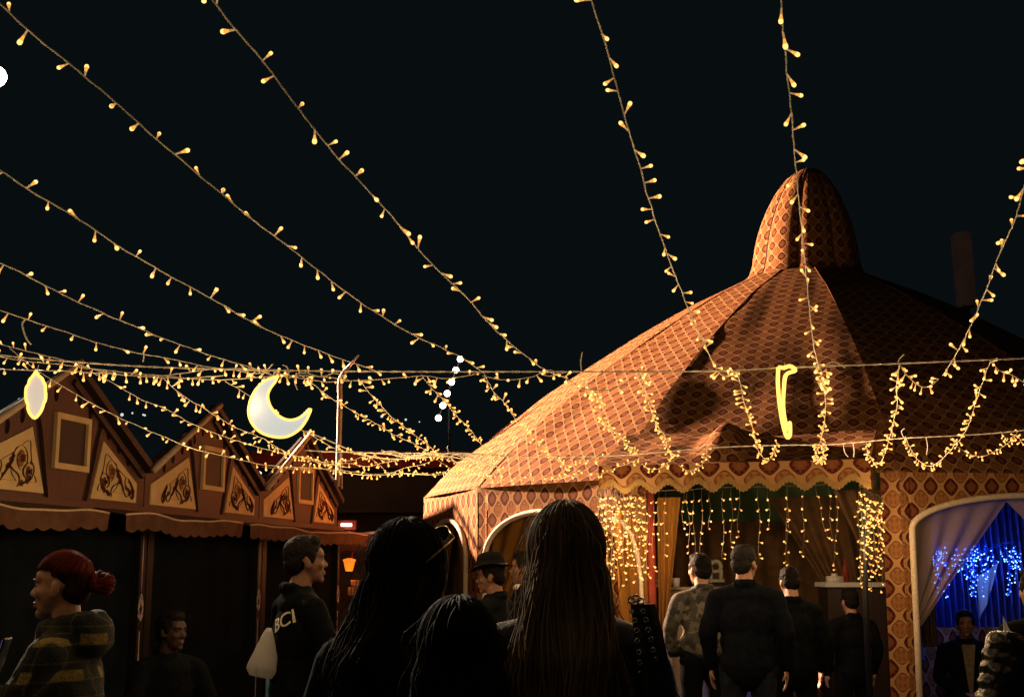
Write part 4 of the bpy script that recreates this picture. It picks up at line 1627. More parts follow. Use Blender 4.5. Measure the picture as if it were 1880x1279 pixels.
# rug covered bench
rb_ = thing('bench', 'low bench under a patterned rug inside the entrance', 'bench', (at(1480, 1240, 12.6).x, 12.6, 0))
m = MB()
m.box((0, 0, .24), (2.6, .5, .40))
m.obj('seat', M['dark_wood'], rb_, False)
m = MB()
m.grid(lambda u, v: Vector((-1.32 + 2.64 * u, -.27 - .004 * math.sin(u * 30), .47 - .44 * v)), 40, 6, 0, lambda u, v: (u * 2.6, v * .45))
m.grid(lambda u, v: Vector((-1.32 + 2.64 * u, -.27 + .5 * v, .47 + .005 * math.sin(u * 20))), 40, 6, 0, lambda u, v: (u * 2.6, .5 + v * .45))
m.obj('rug', M['damask'], rb_)
lamp_in = thing('fill_lamp', 'added unseen warm lamp brightening the inside of the tent', 'lamp', (3.0, 13.2, 3.3))
m = MB()
m.lathe([(.02, .12), (.10, .05), (.12, 0), (.0, -.01)], 14)
m.tube([(0, 0, .12), (0, 0, .6)], .006, 5)
m.obj('shade', M['lampwhite'], lamp_in)
lamp('bulb_or_fill_light', (0, 0, -.15), 9, (1, .6, .3), .1, lamp_in)  # added fill for the tent interior, its lamp is out of view

# ------------------------------------------------------------------ people
def remesh(mb, voxel, mats, name, parent, smooth=4, wrinkle=0.0, wscale=6.0, seed=0):
    """fuse overlapping shapes into ONE continuous surface"""
    me = mb.mesh(name + '_src', mats)
    ob = link(bpy.data.objects.new(name + '_src', me))
    md = ob.modifiers.new('r', 'REMESH')
    md.mode = 'VOXEL'
    md.voxel_size = voxel
    md.use_smooth_shade = True
    sm_ = ob.modifiers.new('s', 'SMOOTH')
    sm_.factor = .5
    sm_.iterations = smooth
    dg = bpy.context.evaluated_depsgraph_get()
    out = bpy.data.meshes.new_from_object(ob.evaluated_get(dg))
    bpy.data.objects.remove(ob)
    out.name = name
    out.materials.clear()
    for m_ in (mats if isinstance(mats, (list, tuple)) else [mats]):
        out.materials.append(m_)
    if wrinkle:
        for v in out.vertices:
            p = v.co
            q = Vector((p.x * wscale, p.y * wscale, p.z * wscale * 1.6)) + Vector((seed, 0, 0))
            n_ = noise.noise(q) * .6 + (1 - abs(noise.noise(q * 1.9))) * .5 - .35
            v.co = p + v.normal * wrinkle * n_
    out.update()
    return link(bpy.data.objects.new(name, out), parent)


def cap_chain(mb, pts, rs, n=12):
    """rounded limb through several joints"""
    for (p, q, a, b) in zip(pts, pts[1:], rs, rs[1:]):
        p, q = Vector(p), Vector(q)
        mb.tube([p, p.lerp(q, .33), p.lerp(q, .66), q], [a, a + (b - a) * .33, a + (b - a) * .66, b], n)
    for p, r in zip(pts, rs):
        mb.sphere(p, r * 1.0, n, 8)


def hand(mb, wrist, fdir, palm_n, k=1.0, curl=.5, side=1):
    f = Vector(fdir).normalized()
    pn = (Vector(palm_n) - f * Vector(palm_n).dot(f)).normalized()
    s = f.cross(pn).normalized() * side
    w0 = Vector(wrist)
    c = w0 + f * .05 * k
    rot = Matrix((s, f, pn)).transposed()
    mb.sphere(c, (.040 * k, .052 * k, .016 * k), 12, 8, 0, rot)
    for i, (off, ln) in enumerate(((-.031, .062), (-.011, .074), (.010, .07), (.030, .055))):
        p0 = w0 + f * .092 * k + s * off * k
        d1 = (f + pn * curl * .4).normalized()
        d2_ = (f * (1 - curl * .6) + pn * curl).normalized()
        p1 = p0 + d1 * ln * .5 * k
        p2 = p1 + d2_ * ln * .5 * k
        cap_chain(mb, [p0 - f * .03 * k, p0, p1, p2], [.010 * k, .0095 * k, .0085 * k, .007 * k], 8)
    t0 = w0 + f * .03 * k - s * .03 * k
    t1 = t0 + (-s * .7 + f * .6 + pn * .3).normalized() * .035 * k
    t2 = t1 + (f * .8 - s * .2 + pn * .5).normalized() * .03 * k
    cap_chain(mb, [t0, t1, t2], [.013 * k, .0105 * k, .008 * k], 8)


def head_rot(yaw, pitch, tilt=0):
    return (Matrix.Rotation(R(yaw), 3, 'Z') @ Matrix.Rotation(R(pitch), 3, 'X') @ Matrix.Rotation(R(tilt), 3, 'Y'))


def head_shapes(mb, c, rot, k=1.0, female=False):
    def P_(x, y, z):
        return c + rot @ (Vector((x, y, z)) * k)

    def E_(x, y, z, rx, ry, rz, extra=None):
        mb.sphere(P_(x, y, z), (rx * k, ry * k, rz * k), 16, 10, 0, rot @ extra if extra else rot)
    E_(0, -.012, .032, .074, .094, .086)
    E_(0, .02, -.02, .064, .072, .075)
    E_(0, .032, -.062, .050 if not female else .046, .055, .050)
    E_(0, .072, -.098, .022, .020, .018)
    E_(0, .060, .036, .056, .032, .034)
    E_(0, .080, .022, .050, .014, .010)
    for sx in (-1, 1):
        E_(sx * .036, .062, -.022, .024, .022, .022)
        E_(sx * .078, -.006, -.012, .008, .020, .033, Matrix.Rotation(R(12), 3, 'X'))
        E_(sx * .032, .072, .004, .015, .012, .009)
    cap_chain(mb, [P_(0, .080, .012), P_(0, .104, -.026)], [.008 * k, .013 * k], 10)
    for sx in (-1, 1):
        E_(sx * .012, .092, -.030, .009, .011, .008)
    E_(0, .083, -.056, .024, .014, .007)
    E_(0, .080, -.070, .020, .014, .008)
    cap_chain(mb, [P_(0, -.018, -.06), P_(0, -.03, -.13)], [.052 * k, .055 * k], 14)


def face_parts(body, c, rot, k, brow=True):
    def P_(x, y, z):
        return c + rot @ (Vector((x, y, z)) * k)
    for sx in (-1, 1):
        m = MB()
        m.sphere(P_(sx * .032, .0775, .004), (.0115 * k, .008 * k, .0058 * k), 12, 8, 0, rot)
        m.obj('eye', M['eye'], body)
        if brow:
            m = MB()
            m.tube([P_(sx * .013, .0935, .020), P_(sx * .030, .092, .0265), P_(sx * .050, .077, .022)], [.003 * k, .004 * k, .0015 * k], 6)
            m.obj('eyebrow', M['hair_dark'], body)
    m = MB()
    m.tube([P_(-.021, .083, -.0625), P_(-.008, .0945, -.0595), P_(0, .0955, -.061), P_(.008, .0945, -.0595), P_(.021, .083, -.0625)], [.002 * k, .0045 * k, .0042 * k, .0045 * k, .002 * k], 8)
    m.tube([P_(-.017, .084, -.066), P_(0, .0945, -.0695), P_(.017, .084, -.066)], [.002 * k, .0055 * k, .002 * k], 8)
    m.obj('lips', M['lip'], body)


def strands_obj(name, strands, mat, parent, rad=.0045, flat=.6):
    m = MB()
    tones = []
    for pts, t0, t1 in strands:
        n = len(pts)
        before = len(m.v)
        m.tube(pts, [rad * (1.0 - .75 * (i / (n - 1)) ** 3) for i in range(n)], 4, 0, True, flat)
        for i in range(n):
            tones += [t0 + (t1 - t0) * (i / (n - 1)) ** 1.6] * 4
    o = m.obj(name, mat, parent)
    a = o.data.attributes.new('tone', 'FLOAT', 'POINT')
    a.data.foreach_set('value', tones)
    return o


def long_hair(parent, c, rot, k, length, mat, seed, n=420, spread=.35, tone=(0.1, 1.0), width=1.0, back=.16):
    rr = random.Random(seed)
    out, fly = [], []
    for i in range(n):
        az = rr.uniform(-145, 145)                   # 0 = straight back
        th0 = rr.uniform(4, 60)
        lay = rr.uniform(.98, 1.10)
        pts = []
        for t in range(9):
            th = R(th0 + (102 - th0) * t / 8)
            a = R(az)
            x = .086 * width * math.sin(th) * math.sin(a)
            y = -.105 * math.sin(th) * math.cos(a) - .012
            z = .108 * math.cos(th) + .018
            pts.append(Vector((x, y, z)) * lay)
        e = pts[-1]
        L = length * rr.uniform(.78, 1.04)
        ph, wv = az * .055 + rr.gauss(0, .35) + seed, rr.uniform(.008, .016)
        for t in range(1, 15):
            q = t / 14
            drop = L * q
            fx = 1 + spread * min(1, drop / .28) * (.7 + .6 * rr.random() * 0 + .3 * math.sin(ph))
            y = e.y * (1 - .35 * min(1, drop / .12)) - back * min(1, drop / .22) * (.55 + .45 * math.cos(R(az) * .6))
            pts.append(Vector((e.x * fx + wv * math.sin(ph + q * 7), y + wv * math.cos(ph + q * 6) * .6, e.z - drop)))
        pts = [c + rot @ (p * k) for p in pts]
        b_ = rr.uniform(-.1, .25) ** 1 if True else 0
        hl = rr.random()
        t1 = tone[1] * (.35 + .65 * hl)
        out.append((pts, tone[0] * (.4 + hl), t1))
    for i in range(n // 9):                         # loose flyaway hairs
        src = out[rr.randrange(len(out))][0]
        o_ = Vector((rr.gauss(0, .016), rr.gauss(0, .012), rr.gauss(0, .010)))
        q_ = [p + o_ * (min(1, j / 6)) * (1 + .6 * math.sin(j * .7 + i)) for j, p in enumerate(src)]
        fly.append((q_[2:], .3, .8))
    hair = strands_obj('hair', out, mat, parent, .0040 * k)
    strands_obj('flyaway_hair', fly, mat, hair, .0016 * k)
    # dense under-layer so that no gaps show
    m = MB()
    m.sphere(c + rot @ (Vector((0, -.016, .03)) * k), (.084 * k * width, .104 * k, .096 * k), 18, 12, 0, rot)
    for q in range(7):
        f = q / 6
        m.sphere(c + rot @ (Vector((0, -.05 - back * .55 * f, -.03 - (length - .1) * .8 * f)) * k), ((.075 + spread * .07 * min(1, f * 2)) * k * width, .045 * k, .075 * k), 14, 9, 0, rot)
    remesh(m, .014, M['hair_dark'], 'hair_layer', hair, 3)
    return hair


def short_hair(parent, c, rot, k, mat, seed=0, bald=.0, fringe=.02):
    m = MB()

    def E_(x, y, z, rx, ry, rz):
        m.sphere(c + rot @ (Vector((x, y, z)) * k), (rx * k, ry * k, rz * k), 16, 10, 0, rot)
    E_(0, -.020, .046, .081, .098, .086)
    E_(0, -.055, -.005, .074, .058, .070)
    E_(0, .035, .095, .060, .045, .030 + fringe * .3)
    for sx in (-1, 1):
        E_(sx * .066, .012, .022, .014, .03, .038)
    return remesh(m, .008, mat, 'hair', parent, 2, .010, 60, seed)


def person(label, px, ytop, d, H=None, yaw=0.0, head=(0, 0, 0), coat='black_cloth', legs='black_cloth', bulk=1.0, arms=None, seated=False, female=False,
           voxel=.012, wrinkle=.012, hoodie=False, coat_len=.82, skin='skin', face=False, lean=0.0, collar=True, group='people in the crowd'):
    top = at(px, ytop, d)
    ztop = top.z
    if H is None:
        H = ztop if not seated else ztop + .43
    k = H / 1.7
    hx = 0.0
    root = thing('person', label, 'person', (top.x, d, 0), R(yaw), group)
    dz = -.43 * k if seated else 0.0

    def V(x, y, z):
        zz = z * k + dz
        return Vector((x * k, y * k + lean * max(0, zz - .9 * k - dz), zz))
    hc = V(0, .02, 1.575)
    hr = head_rot(*head)
    # body
    sw = .175 if female else .19
    SH = {-1: V(-sw, -.01, 1.335), 1: V(sw, -.01, 1.335)}
    A = {-1: (V(-sw - .07, -.03, 1.12), V(-sw - .06, .07, .89), (0, .15, -1), (1, 0, 0)), 1: (V(sw + .07, -.03, 1.12), V(sw + .06, .07, .89), (0, .15, -1), (-1, 0, 0))}
    for sd, (el, wr, fd, pn) in (arms or {}).items():
        A[sd] = (V(*el), V(*wr), fd, pn)
    if seated:
        HIP = {s: V(s * .10, .0, .93) for s in (-1, 1)}
        KN = {s: Vector((s * .13 * k, .44 * k, .50 * k)) for s in (-1, 1)}
        AN = {s: Vector((s * .13 * k, .42 * k, .09 * k)) for s in (-1, 1)}
    else:
        HIP = {s: V(s * .095, 0, .90) for s in (-1, 1)}
        KN = {s: V(s * .105, .02, .50) for s in (-1, 1)}
        AN = {s: V(s * .11, -.02, .085) for s in (-1, 1)}
    b = MB()
    head_shapes(b, hc, hr, k, female)
    cap_chain(b, [hc + Vector((0, -.02, -.09)) * k, V(0, -.03, 1.40)], [.052 * k, .06 * k])
    b.sphere(V(0, -.01, 1.26), (.155 * k, .10 * k, .19 * k), 16, 10)
    b.sphere(V(0, 0, 1.02), (.135 * k, .10 * k, .17 * k), 16, 10)
    b.sphere(V(0, 0, .93), (.15 * k, .11 * k, .11 * k), 16, 10)
    for s in (-1, 1):
        cap_chain(b, [V(s * .06, -.015, 1.36), SH[s], A[s][0], A[s][1]], [.055 * k, .05 * k, .040 * k, .027 * k])
        hand(b, A[s][1], A[s][2], A[s][3], k, .5, s)
        cap_chain(b, [HIP[s], KN[s], AN[s]], [.085 * k, .055 * k, .038 * k])
        b.sphere(AN[s] + Vector((0, .06, -.05)) * k, (.04 * k, .11 * k, .035 * k), 12, 8)
    body = remesh(b, voxel, M[skin], 'body', root, 3)
    if face:
        face_parts(body, hc, hr, k)
    # coat
    q = MB()
    w_ = bulk
    q.sphere(V(0, -.01, 1.20), (.175 * k * w_, .13 * k * w_, .20 * k), 18, 12)
    q.sphere(V(0, 0, 1.04), (.165 * k * w_, .13 * k * w_, .20 * k), 18, 12)
    lo = max(coat_len, .80 if seated else .3)
    cap_chain(q, [V(0, 0, 1.05), V(0, 0, lo + .08)], [.15 * k * w_, .155 * k * w_], 18)
    for s in (-1, 1):
        q.sphere(V(s * .06, 0, lo + .1), (.12 * k * w_, .135 * k * w_, .12 * k), 16, 10)
        cap_chain(q, [V(s * .045, -.025, 1.385), SH[s], A[s][0], A[s][1].lerp(A[s][0], .06)], [.060 * k, .070 * k * w_, .058 * k * w_, .045 * k * w_])
    q.sphere(V(0, -.03, 1.36), (.135 * k, .085 * k, .075 * k), 16, 10)
    q.sphere(V(0, .03, 1.33), (.13 * k, .085 * k, .09 * k), 16, 10)
    if collar:
        for i in range(10):
            a_ = 2 * math.pi * i / 10
            q.sphere(V(.062 * math.cos(a_), -.03 + .062 * math.sin(a_), 1.435 + (.012 if math.sin(a_) < 0 else -.01)), .030 * k, 10, 8)
    if hoodie:
        q.sphere(V(0, -.115, 1.40), (.115 * k, .07 * k, .085 * k), 16, 10)
        for i in range(12):
            a_ = 2 * math.pi * i / 12
            q.sphere(V(.085 * math.cos(a_), -.03 + .09 * math.sin(a_), 1.435 - .02 * math.sin(a_)), .042 * k, 10, 8)
    co_ = remesh(q, .014, M[coat], 'coat', root, 3, wrinkle, 7, px * .37)
    t = MB()
    t.sphere(V(0, 0, .93), (.155 * k, .12 * k, .12 * k), 16, 10)
    for s in (-1, 1):
        cap_chain(t, [HIP[s], KN[s], AN[s]], [.10 * k, .075 * k, .058 * k])
    remesh(t, .018, M[legs], 'trousers', root, 3, .012, 7, px)
    for s in (-1, 1):
        sh = MB()
        sh.sphere(AN[s] + Vector((0, .055, -.045)) * k, (.046 * k, .125 * k, .042 * k), 14, 8)
        sh.sphere(AN[s] + Vector((0, -.01, -.02)) * k, (.045 * k, .05 * k, .06 * k), 12, 8)
        remesh(sh, .014, M['leather'], 'shoe', root, 2)
    return root, hc, hr, k, V, body, co_


# 1 woman with red bun and plaid coat, in profile
r1, hc, hr, k, V, body, co_ = person('woman with dark red hair in a bun and a green plaid hooded coat, facing left', 126, 1014, 4.6, yaw=88, coat='plaid', bulk=1.08, voxel=.0058, female=True, face=True, hoodie=True, wrinkle=.015, coat_len=.5,
                                     arms={1: ((.26, .12, 1.14), (.10, .38, 1.12), (-.1, 1, .25), (-1, 0, .3)), -1: ((-.24, .10, 1.12), (-.13, .34, 1.36), (.1, .7, .8), (1, .2, .0))})
rr = random.Random(3)
hs = []
for i in range(620):
    az = rr.uniform(-178, 178)
    a = R(az)
    el = rr.gauss(21, 9) if abs(az) < 95 else rr.uniform(-42, 20)
    f0 = Vector((math.sin(a) * math.cos(R(el)), math.cos(a) * math.cos(R(el)), math.sin(R(el))))
    if f0.y > .2:
        f0.z = max(f0.z, .36 + rr.uniform(-.05, .1))
        f0.normalize()
    if abs(math.sin(a)) > .8 and f0.z < .1:
        f0.z = .12
    bun_d = Vector((0, -1, .12)).normalized()
    pts = []
    lift = rr.uniform(1.0, 1.06)
    for t in range(10):
        v = f0.lerp(bun_d, t / 9)
        v = (v + Vector((0, 0, .55 * math.sin(math.pi * t / 9)))).normalized()
        pts.append(hc + hr @ (Vector((v.x * .079 * lift, v.y * .102 * lift - .012, v.z * .100 * lift + .030)) * k))
    hs.append((pts, rr.uniform(0, .8), rr.uniform(.2, 1)))
hair = strands_obj('hair', hs, M['hair_red'], r1, .0045)
m = MB()
m.sphere(hc + hr @ (Vector((0, -.024, .046)) * k), (.077 * k, .094 * k, .085 * k), 18, 12, 0, hr)
m.sphere(hc + hr @ (Vector((0, -.055, -.01)) * k), (.068 * k, .055 * k, .06 * k), 16, 10, 0, hr)
remesh(m, .009, M['hair_red'], 'hair_layer', hair, 2)
bs = []
bc = hc + hr @ (Vector((0, -.152, .012)) * k)
for i in range(150):
    a0, inc = rr.uniform(0, 6.28), rr.uniform(-1.2, 1.2)
    R0 = rr.uniform(.036, .046)
    ax = Matrix.Rotation(inc, 3, 'X') @ Matrix.Rotation(rr.uniform(-1.2, 1.2), 3, 'Z')
    bs.append(([bc + ax @ (Vector((R0 * math.cos(a0 + t * .32), R0 * math.sin(a0 + t * .32), .012 * math.sin(t * .4 + a0)))) for t in range(12)], rr.uniform(.2, 1), rr.uniform(.2, 1)))
bun = strands_obj('hair_bun', bs, M['hair_red'], r1, .0042)
m = MB()
m.sphere(bc, .040, 14, 10)
m.obj('bun_core', M['hair_dark'], bun)
ph = at(2, 1208, 4.45)
m = MB()
m.box((0, 0, 0), (.008, .072, .145), 0, Matrix.Rotation(R(15), 3, 'Y'))
pho = m.obj('phone', M['glass_dark'], None, False)
bv = pho.modifiers.new('b', 'BEVEL')
bv.width = .004
pho.location = ph
tag(pho, 'dark phone held at the left edge by the woman in plaid', 'phone')
m = MB()
m.box((-.0046, 0, 0), (.0006, .064, .132), 0, Matrix.Rotation(R(15), 3, 'Y'))
m.obj('screen', glow('screen_violet', (.25, .22, .8), .5), pho, False)

# 2 seated dark figure before the stall
r2, hc, hr, k, V, body, co_ = person('seated man in black in front of the dark tarpaulin, barely visible', 315, 1117, 8.4, yaw=-140, seated=True, face=True, voxel=.008, skin='skin_shaded',
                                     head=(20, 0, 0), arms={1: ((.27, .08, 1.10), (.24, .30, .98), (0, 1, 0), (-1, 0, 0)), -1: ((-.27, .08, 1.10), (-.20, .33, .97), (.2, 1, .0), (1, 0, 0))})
short_hair(r2, hc, hr, k, M['hair_dark'], 5)

# stools under seated people


def stool(x, y, h, lab):
    s_ = thing('stool', lab, 'stool', (x, y, 0))
    m_ = MB()
    m_.lathe([(0, h - .05), (.17, h - .05), (.19, h - .03), (.19, h - .008), (.17, h), (0, h)], 18)
    m_.obj('seat', M['dark_wood'], s_)
    for i in range(4):
        a_ = R(45 + 90 * i)
        m_ = MB()
        m_.tube([(.14 * math.cos(a_), .14 * math.sin(a_), h - .05), (.19 * math.cos(a_), .19 * math.sin(a_), 0)], .016, 8)
        m_.obj('leg', M['dark_wood'], s_)


stool(r2.location.x, r2.location.y, .41, 'dark stool under the seated man in front of the tarpaulin')

# 3 man with the plastic bag
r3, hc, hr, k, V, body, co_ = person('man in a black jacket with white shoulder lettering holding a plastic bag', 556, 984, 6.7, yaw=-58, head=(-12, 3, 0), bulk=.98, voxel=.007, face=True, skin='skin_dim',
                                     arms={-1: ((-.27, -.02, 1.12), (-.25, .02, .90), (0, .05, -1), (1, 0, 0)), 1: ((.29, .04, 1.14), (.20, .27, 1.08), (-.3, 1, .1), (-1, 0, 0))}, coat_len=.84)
short_hair(r3, hc, hr, k, M['hair_dark'], 9)


def lettering(txt, size, loc, rot, mat, parent, ext=.001):
    cu = bpy.data.curves.new('lettering', 'FONT')
    cu.body = txt
    cu.size = size
    cu.extrude = ext
    cu.align_x = 'CENTER'
    ob = bpy.data.objects.new('lettering', cu)
    COL.objects.link(ob)
    dg = bpy.context.evaluated_depsgraph_get()
    me = bpy.data.meshes.new_from_object(ob.evaluated_get(dg))
    bpy.data.objects.remove(ob)
    bpy.data.curves.remove(cu)
    me.name = 'lettering'
    me.materials.clear()
    me.materials.append(mat)
    o = bpy.data.objects.new('lettering', me)
    o.location = loc
    o.rotation_euler = rot
    return link(o, parent)


def snap(o, target, dirv, gap=.004, sag=None):
    """press the flat lettering onto the cloth under it, vertex by vertex"""
    from mathutils.bvhtree import BVHTree
    bvh = BVHTree.FromPolygons([v.co for v in target.data.vertices], [p.vertices for p in target.data.polygons])
    mw = Matrix.LocRotScale(o.location, o.rotation_euler, None)
    inv = mw.inverted()
    for v in o.data.vertices:
        p = mw @ v.co
        h_ = bvh.ray_cast(p, dirv, 1.0)
        if h_[0] is not None:
            v.co = inv @ (h_[0] - Vector(dirv) * (gap if v.co.z > 0 else gap * .2))
    o.data.update()


bpy.context.view_layer.update()
o = lettering('BCI', .105, V(.065, -.4, 1.25), (R(90), R(-24), 0), M['print_white'], co_)
snap(o, co_, Vector((0, 1, 0)))
o = lettering('BEXO', .048, V(.4, .01, .84), (R(90), 0, R(90)), M['print_grey'], co_)
snap(o, co_, Vector((-1, 0, 0)))
bgp = at(494, 1152, 6.6)
m = MB()


def bagfn(u, v):
    a_ = 2 * math.pi * u
    w_ = .012 + .062 * min(1, (v * 1.35) ** .8) * (1 - .35 * max(0, v - .85) / .15)
    r_ = 1 + .12 * math.sin(a_ * 5 + v * 3) * v + .08 * noise.noise(Vector((math.cos(a_) * 3, math.sin(a_) * 3, v * 5)))
    return Vector((w_ * math.cos(a_) * r_ - .035 * v, .6 * w_ * math.sin(a_) * r_, -.245 * v - .012 * math.sin(a_ + 1) * v))


m.grid(bagfn, 40, 24)
m.add([bagfn(i / 40, 1.0) for i in range(40)], [tuple(range(40))])
bgo = m.obj('plastic_bag', M['bag'])
bgo.location = bgp
tag(bgo, 'whitish plastic bag hanging from the hand of the man in the black jacket', 'bag')

# 4 dark-haired woman with sunglasses
r4, hc4, hr4, k4, V, body, co_ = person('dark haired woman seen from behind with sunglasses pushed up on her head', 752, 960, 3.4, yaw=-8, head=(-32, 0, 0), female=True, voxel=.009, face=True, bulk=1.05)
long_hair(r4, hc4, hr4, k4 * 1.03, .46, M['hair_brown'], 11, 700, .22, (.1, .8))
sg = thing('sunglasses', 'gold rimmed sunglasses resting on the head of the dark haired woman', 'sunglasses', (0, 0, 0))
gm = Matrix.Translation(r4.location) @ Matrix.Rotation(r4.rotation_euler.z, 4, 'Z')


def G(x, y, z):
    return gm @ (hc4 + hr4 @ (Vector((x, y, z)) * k4))


for sx in (-1, 1):
    m = MB()
    m.tube([G(sx * .088, .075, .088), G(sx * .096, .03, .064), G(sx * .100, -.045, .022)], .0022, 6)
    m.obj('temple_arm', M['gold'], sg)
    m = MB()
    ring = [G(sx * .036 + .030 * math.cos(a), .092 - .012 * abs(math.cos(a)), .100 + .020 * math.sin(a)) for a in [2 * math.pi * i / 16 for i in range(25)]]
    m.tube(ring, .002, 6)
    m.obj('rim', M['gold'], sg)
    m = MB()
    m.add(ring[:-1], [tuple(range(16))])
    m.obj('lens', M['glass_dark'], sg)
    m = MB()
    m.tube([G(sx * .066, .08, .105), G(sx * .088, .075, .088)], .0022, 6)
    m.obj('hinge', M['gold'], sg)

# 5 woman with highlighted hair in the middle
r5, hc5, hr5, k5, V, body, co_ = person('woman seen from behind with long hair turning blonde at the ends', 1040, 932, 3.3, yaw=4, head=(-4, 0, 0), female=True, bulk=1.12, coat='leather', voxel=.011)
long_hair(r5, hc5, hr5, k5 * 1.06, .60, M['hair_blonde'], 5, 1000, .62, (.18, .9), 1.0, .13)
# eyelet strap of the bag on her shoulder
sb_ = thing('shoulder_strap', 'two rows of silver eyelets on a black leather bag strap behind the blonde hair', 'bag strap', at(1180, 1110, 3.12))
s0 = at(1180, 1110, 3.12)
cl = [at(1180, 1108, 3.14), at(1190, 1160, 3.12), at(1198, 1220, 3.10), at(1206, 1300, 3.08), at(1212, 1400, 3.08)]
cl = [p - s0 for p in spline(cl, 8)]
m = MB()
hwid = [.030 + .020 * i / (len(cl) - 1) for i in range(len(cl))]
vs, fs = [], []
for p, h_ in zip(cl, hwid):
    vs += [p + Vector((-h_, 0, 0)), p + Vector((0, -.012, 0)), p + Vector((h_, 0, 0)), p + Vector((0, .03, 0))]
for i in range(len(cl) - 1):
    for j in range(4):
        a_, b_ = i * 4 + j, i * 4 + (j + 1) % 4
        fs.append((a_, b_, b_ + 4, a_ + 4))
fs.append((0, 1, 2, 3))
m.add(vs, fs)
m.obj('strap', M['leather'], sb_)
for (x, y) in [(1160, 1121), (1181, 1121), (1165, 1138), (1186, 1137), (1169, 1156), (1190, 1155), (1170, 1175), (1195, 1173), (1173, 1196), (1199, 1192), (1175, 1215), (1203, 1210), (1177, 1235), (1207, 1228), (1179, 1254), (1212, 1247), (1181, 1272), (1216, 1267)]:
    m = MB()
    p = at(x, y, 3.095) - s0
    m.tube([p + Vector((.0052 * math.cos(a), 0, .0052 * math.sin(a))) for a in [2 * math.pi * i / 14 for i in range(15)]], .0017, 6)
    m.obj('eyelet', M['steel'], sb_)
m = MB()
for (x, y, rx) in [(1160, 1101, .008), (1168, 1098, .010), (1176, 1103, .008)]:
    p = at(x, y, 3.1) - s0
    m.tube([p + Vector((rx * math.cos(a), .004 * math.sin(a * 2), .007 * math.sin(a))) for a in [2 * math.pi * i / 14 for i in range(15)]], .0028, 6)
m.obj('buckle', M['steel'], sb_)

# 6 dark head at the bottom
r6, hc, hr, k, V, body, co_ = person('person with long black hair at the bottom edge in front of the two women', 842, 1104, 2.75, yaw=10, female=True, voxel=.012, bulk=1.1)
long_hair(r6, hc, hr, k * 1.04, .5, M['hair_brown'], 21, 600, .45, (0, .35))

# 7 man in the fedora
r7, hc, hr, k, V, body, co_ = person('man in a black fedora and black coat facing left beside the arch', 905, 1026, 9.0, yaw=62, head=(22, -6, 0), voxel=.008, face=True, skin='skin_dim', bulk=1.08)
short_hair(r7, hc, hr, k, M['hair_dark'], 12)
ht = thing('fedora_hat', 'black fedora on the man facing left', 'hat', (0, 0, 0))
gm = Matrix.Translation(r7.location) @ Matrix.Rotation(r7.rotation_euler.z, 4, 'Z')
m = MB()


def hatp(r_, z_, a_, cr=0.0):
    x = r_ * .82 * math.cos(a_)
    y = r_ * math.sin(a_) - .01
    z = z_ + (.018 * (x / .1) ** 2 if r_ > .115 else 0) - (.012 if (y > .1) else 0)
    if z_ > .12:
        z -= cr * math.exp(-(x / .03) ** 2)
    return gm @ (hc + hr @ (Vector((x, y, z)) * k))


hp = [(.175, .052), (.170, .057), (.116, .062), (.112, .068), (.106, .125), (.094, .168), (.06, .182), (.0, .184)]
vs, fs = [], []
for (r_, z_) in hp:
    for j in range(28):
        vs.append(hatp(r_, z_, 2 * math.pi * j / 28, .022))
for i in range(len(hp) - 1):
    for j in range(28):
        a_, b_ = i * 28 + j, i * 28 + (j + 1) % 28
        fs.append((a_, b_, b_ + 28, a_ + 28))
m.add(vs, fs)
m.obj('crown', M['felt'], ht)
m = MB()
m.tube([hatp(.1125, .080, 2 * math.pi * j / 28) for j in range(29)], .009, 6)
m.obj('hat_band', M['leather'], ht)

# 8 man half hidden by the hair
r8, hc, hr, k, V, body, co_ = person('man in dark clothes half hidden behind the long blonde hair', 966, 1012, 9.8, yaw=70, head=(15, 0, 0), voxel=.009, face=True, skin='skin_dim')
short_hair(r8, hc, hr, k, M['hair_dark'], 15)
m = MB()
m.sphere(V(0, .06, 1.43), (.05 * k, .045 * k, .03 * k), 12, 8)
m.obj('collar', M['cup'], r8)

# 9 man in camouflage
r9, hc, hr, k, V, body, co_ = person('man in a grey camouflage jacket seen from behind at the entrance', 1287, 1016, 10.0, yaw=16, head=(12, 0, 0), coat='camo', voxel=.0085, face=True, bulk=1.02, lean=.03,
                                     arms={-1: ((-.26, .02, 1.15), (-.22, .14, .93), (-.25, .3, -1), (1, .2, 0)), 1: ((.27, 0, 1.14), (.2, .2, 1.05), (0, 1, 0), (-1, 0, 0))}, coat_len=.92)
short_hair(r9, hc, hr, k, M['hair_dark'], 18)
bgx = at(1237, 1194, 10.06)
m = MB()
m.sphere((0, 0, 0), (.10, .05, .05), 20, 10)
m.tube([(-.04, 0, .04), (-.02, 0, .075), (.02, 0, .075), (.04, 0, .04)], .006, 6)
o = m.obj('small_bag', M['leather'])
o.location = bgx
tag(o, 'small black bag held low by the man in camouflage', 'bag')

# 10 man in dark jacket and jeans
r10, hc, hr, k, V, body, co_ = person('grey haired man in a big dark jacket and jeans at the entrance', 1366, 1000, 8.9, yaw=-14, head=(-25, 0, 0), coat='dark_blue', legs='jeans', bulk=1.08, voxel=.0085, face=True, coat_len=.82)
short_hair(r10, hc, hr, k, M['hair_grey'], 22)

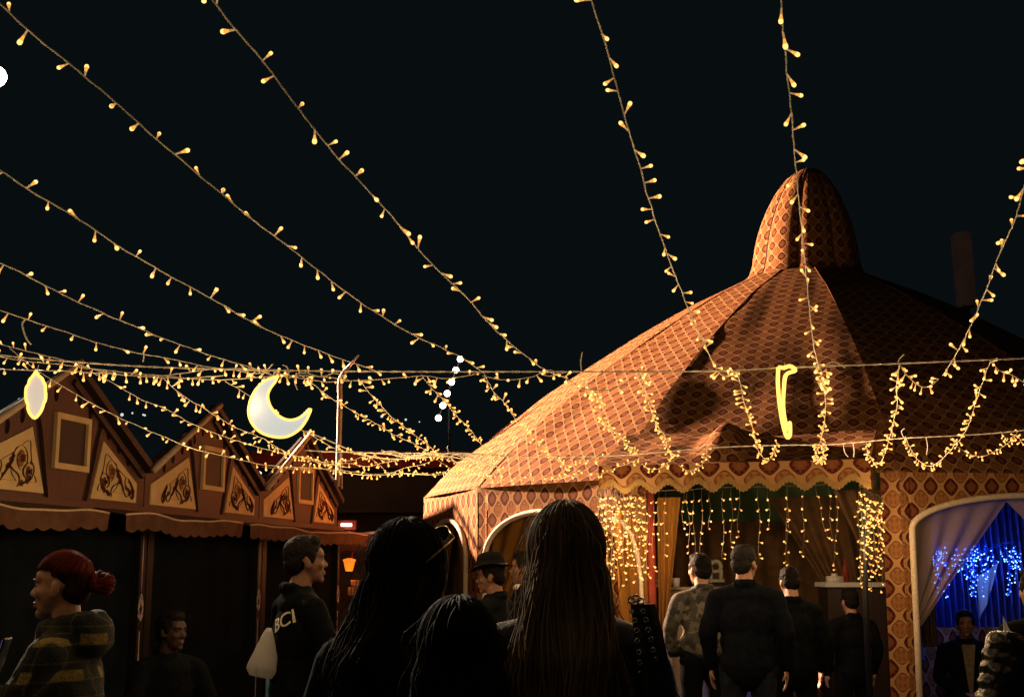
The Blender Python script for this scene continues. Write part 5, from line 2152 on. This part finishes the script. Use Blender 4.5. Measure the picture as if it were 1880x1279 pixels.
# 11, 12
r11, hc, hr, k, V, body, co_ = person('person in black with bowed head right of the man in the big jacket', 1450, 1040, 9.7, yaw=6, head=(0, -12, 0), bulk=1.12)
short_hair(r11, hc, hr, k, M['hair_dark'], 25)
r12, hc, hr, k, V, body, co_ = person('dark figure standing in shadow before the pale side table', 1560, 1080, 10.6, yaw=12, bulk=1.05)
short_hair(r12, hc, hr, k, M['hair_dark'], 28)

# 13 seated man in the right arch
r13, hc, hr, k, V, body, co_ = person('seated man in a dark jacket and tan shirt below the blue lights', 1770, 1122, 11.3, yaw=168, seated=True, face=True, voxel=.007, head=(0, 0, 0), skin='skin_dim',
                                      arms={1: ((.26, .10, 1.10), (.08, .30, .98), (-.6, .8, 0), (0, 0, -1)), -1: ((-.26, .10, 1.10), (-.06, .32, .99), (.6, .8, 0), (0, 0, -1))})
short_hair(r13, hc, hr, k, M['hair_dark'], 31)
m = MB()
m.grid(lambda u, v: V((u - .5) * (.03 + .09 * (1 - v)) * 1.0, .155 - .012 * abs(u - .5) + .01 * v, 1.40 - .42 * v), 8, 14)
m.obj('shirt', M['shirt'], r13)
stool(r13.location.x, r13.location.y, .41, 'dark stool under the seated man below the blue lights')

# 14, 15 right edge
r14, hc, hr, k, V, body, co_ = person('person with dark hair at the right edge with a pale scarf end', 1902, 1042, 6.6, yaw=8, head=(10, 0, 0), bulk=1.05)
short_hair(r14, hc, hr, k, M['hair_dark'], 35)
m = MB()
sc0 = at(1843, 1130, 6.45)
inv = (Matrix.Translation(r14.location) @ Matrix.Rotation(r14.rotation_euler.z, 4, 'Z')).inverted()
m.grid(lambda u, v: inv @ (at(1841 + 32 * u * v + 2 * v, 1128 + 62 * v + 10 * u * v, 6.42 + .02 * math.sin(u * 6)) + Vector((0, 0, 0))), 10, 12)
m.obj('scarf', M['white_cloth'], r14)
r15, hc, hr, k, V, body, co_ = person('person in a shiny black quilted jacket at the lower right corner', 1945, 1030, 4.4, yaw=-5, coat='puffer', bulk=1.15, voxel=.012, wrinkle=.004)
short_hair(r15, hc, hr, k, M['hair_dark'], 38)
# quilted rings on the sleeves
for s in (-1, 1):
    m = MB()
    p0, p1, p2 = V(s * .20, -.01, 1.40), V(s * .27, -.03, 1.12), V(s * .26, .07, .89)
    for i in range(13):
        t = i / 12
        p = p0.lerp(p1, t * 2) if t < .5 else p1.lerp(p2, (t - .5) * 2)
        m.sphere(p, (.088 * k, .088 * k, .05 * k), 18, 10, 0, Matrix.Rotation(R(-s * 14), 3, 'Y'))
    remesh(m, .008, M['puffer'], 'sleeve', r15, 4, .014, 16, 3)
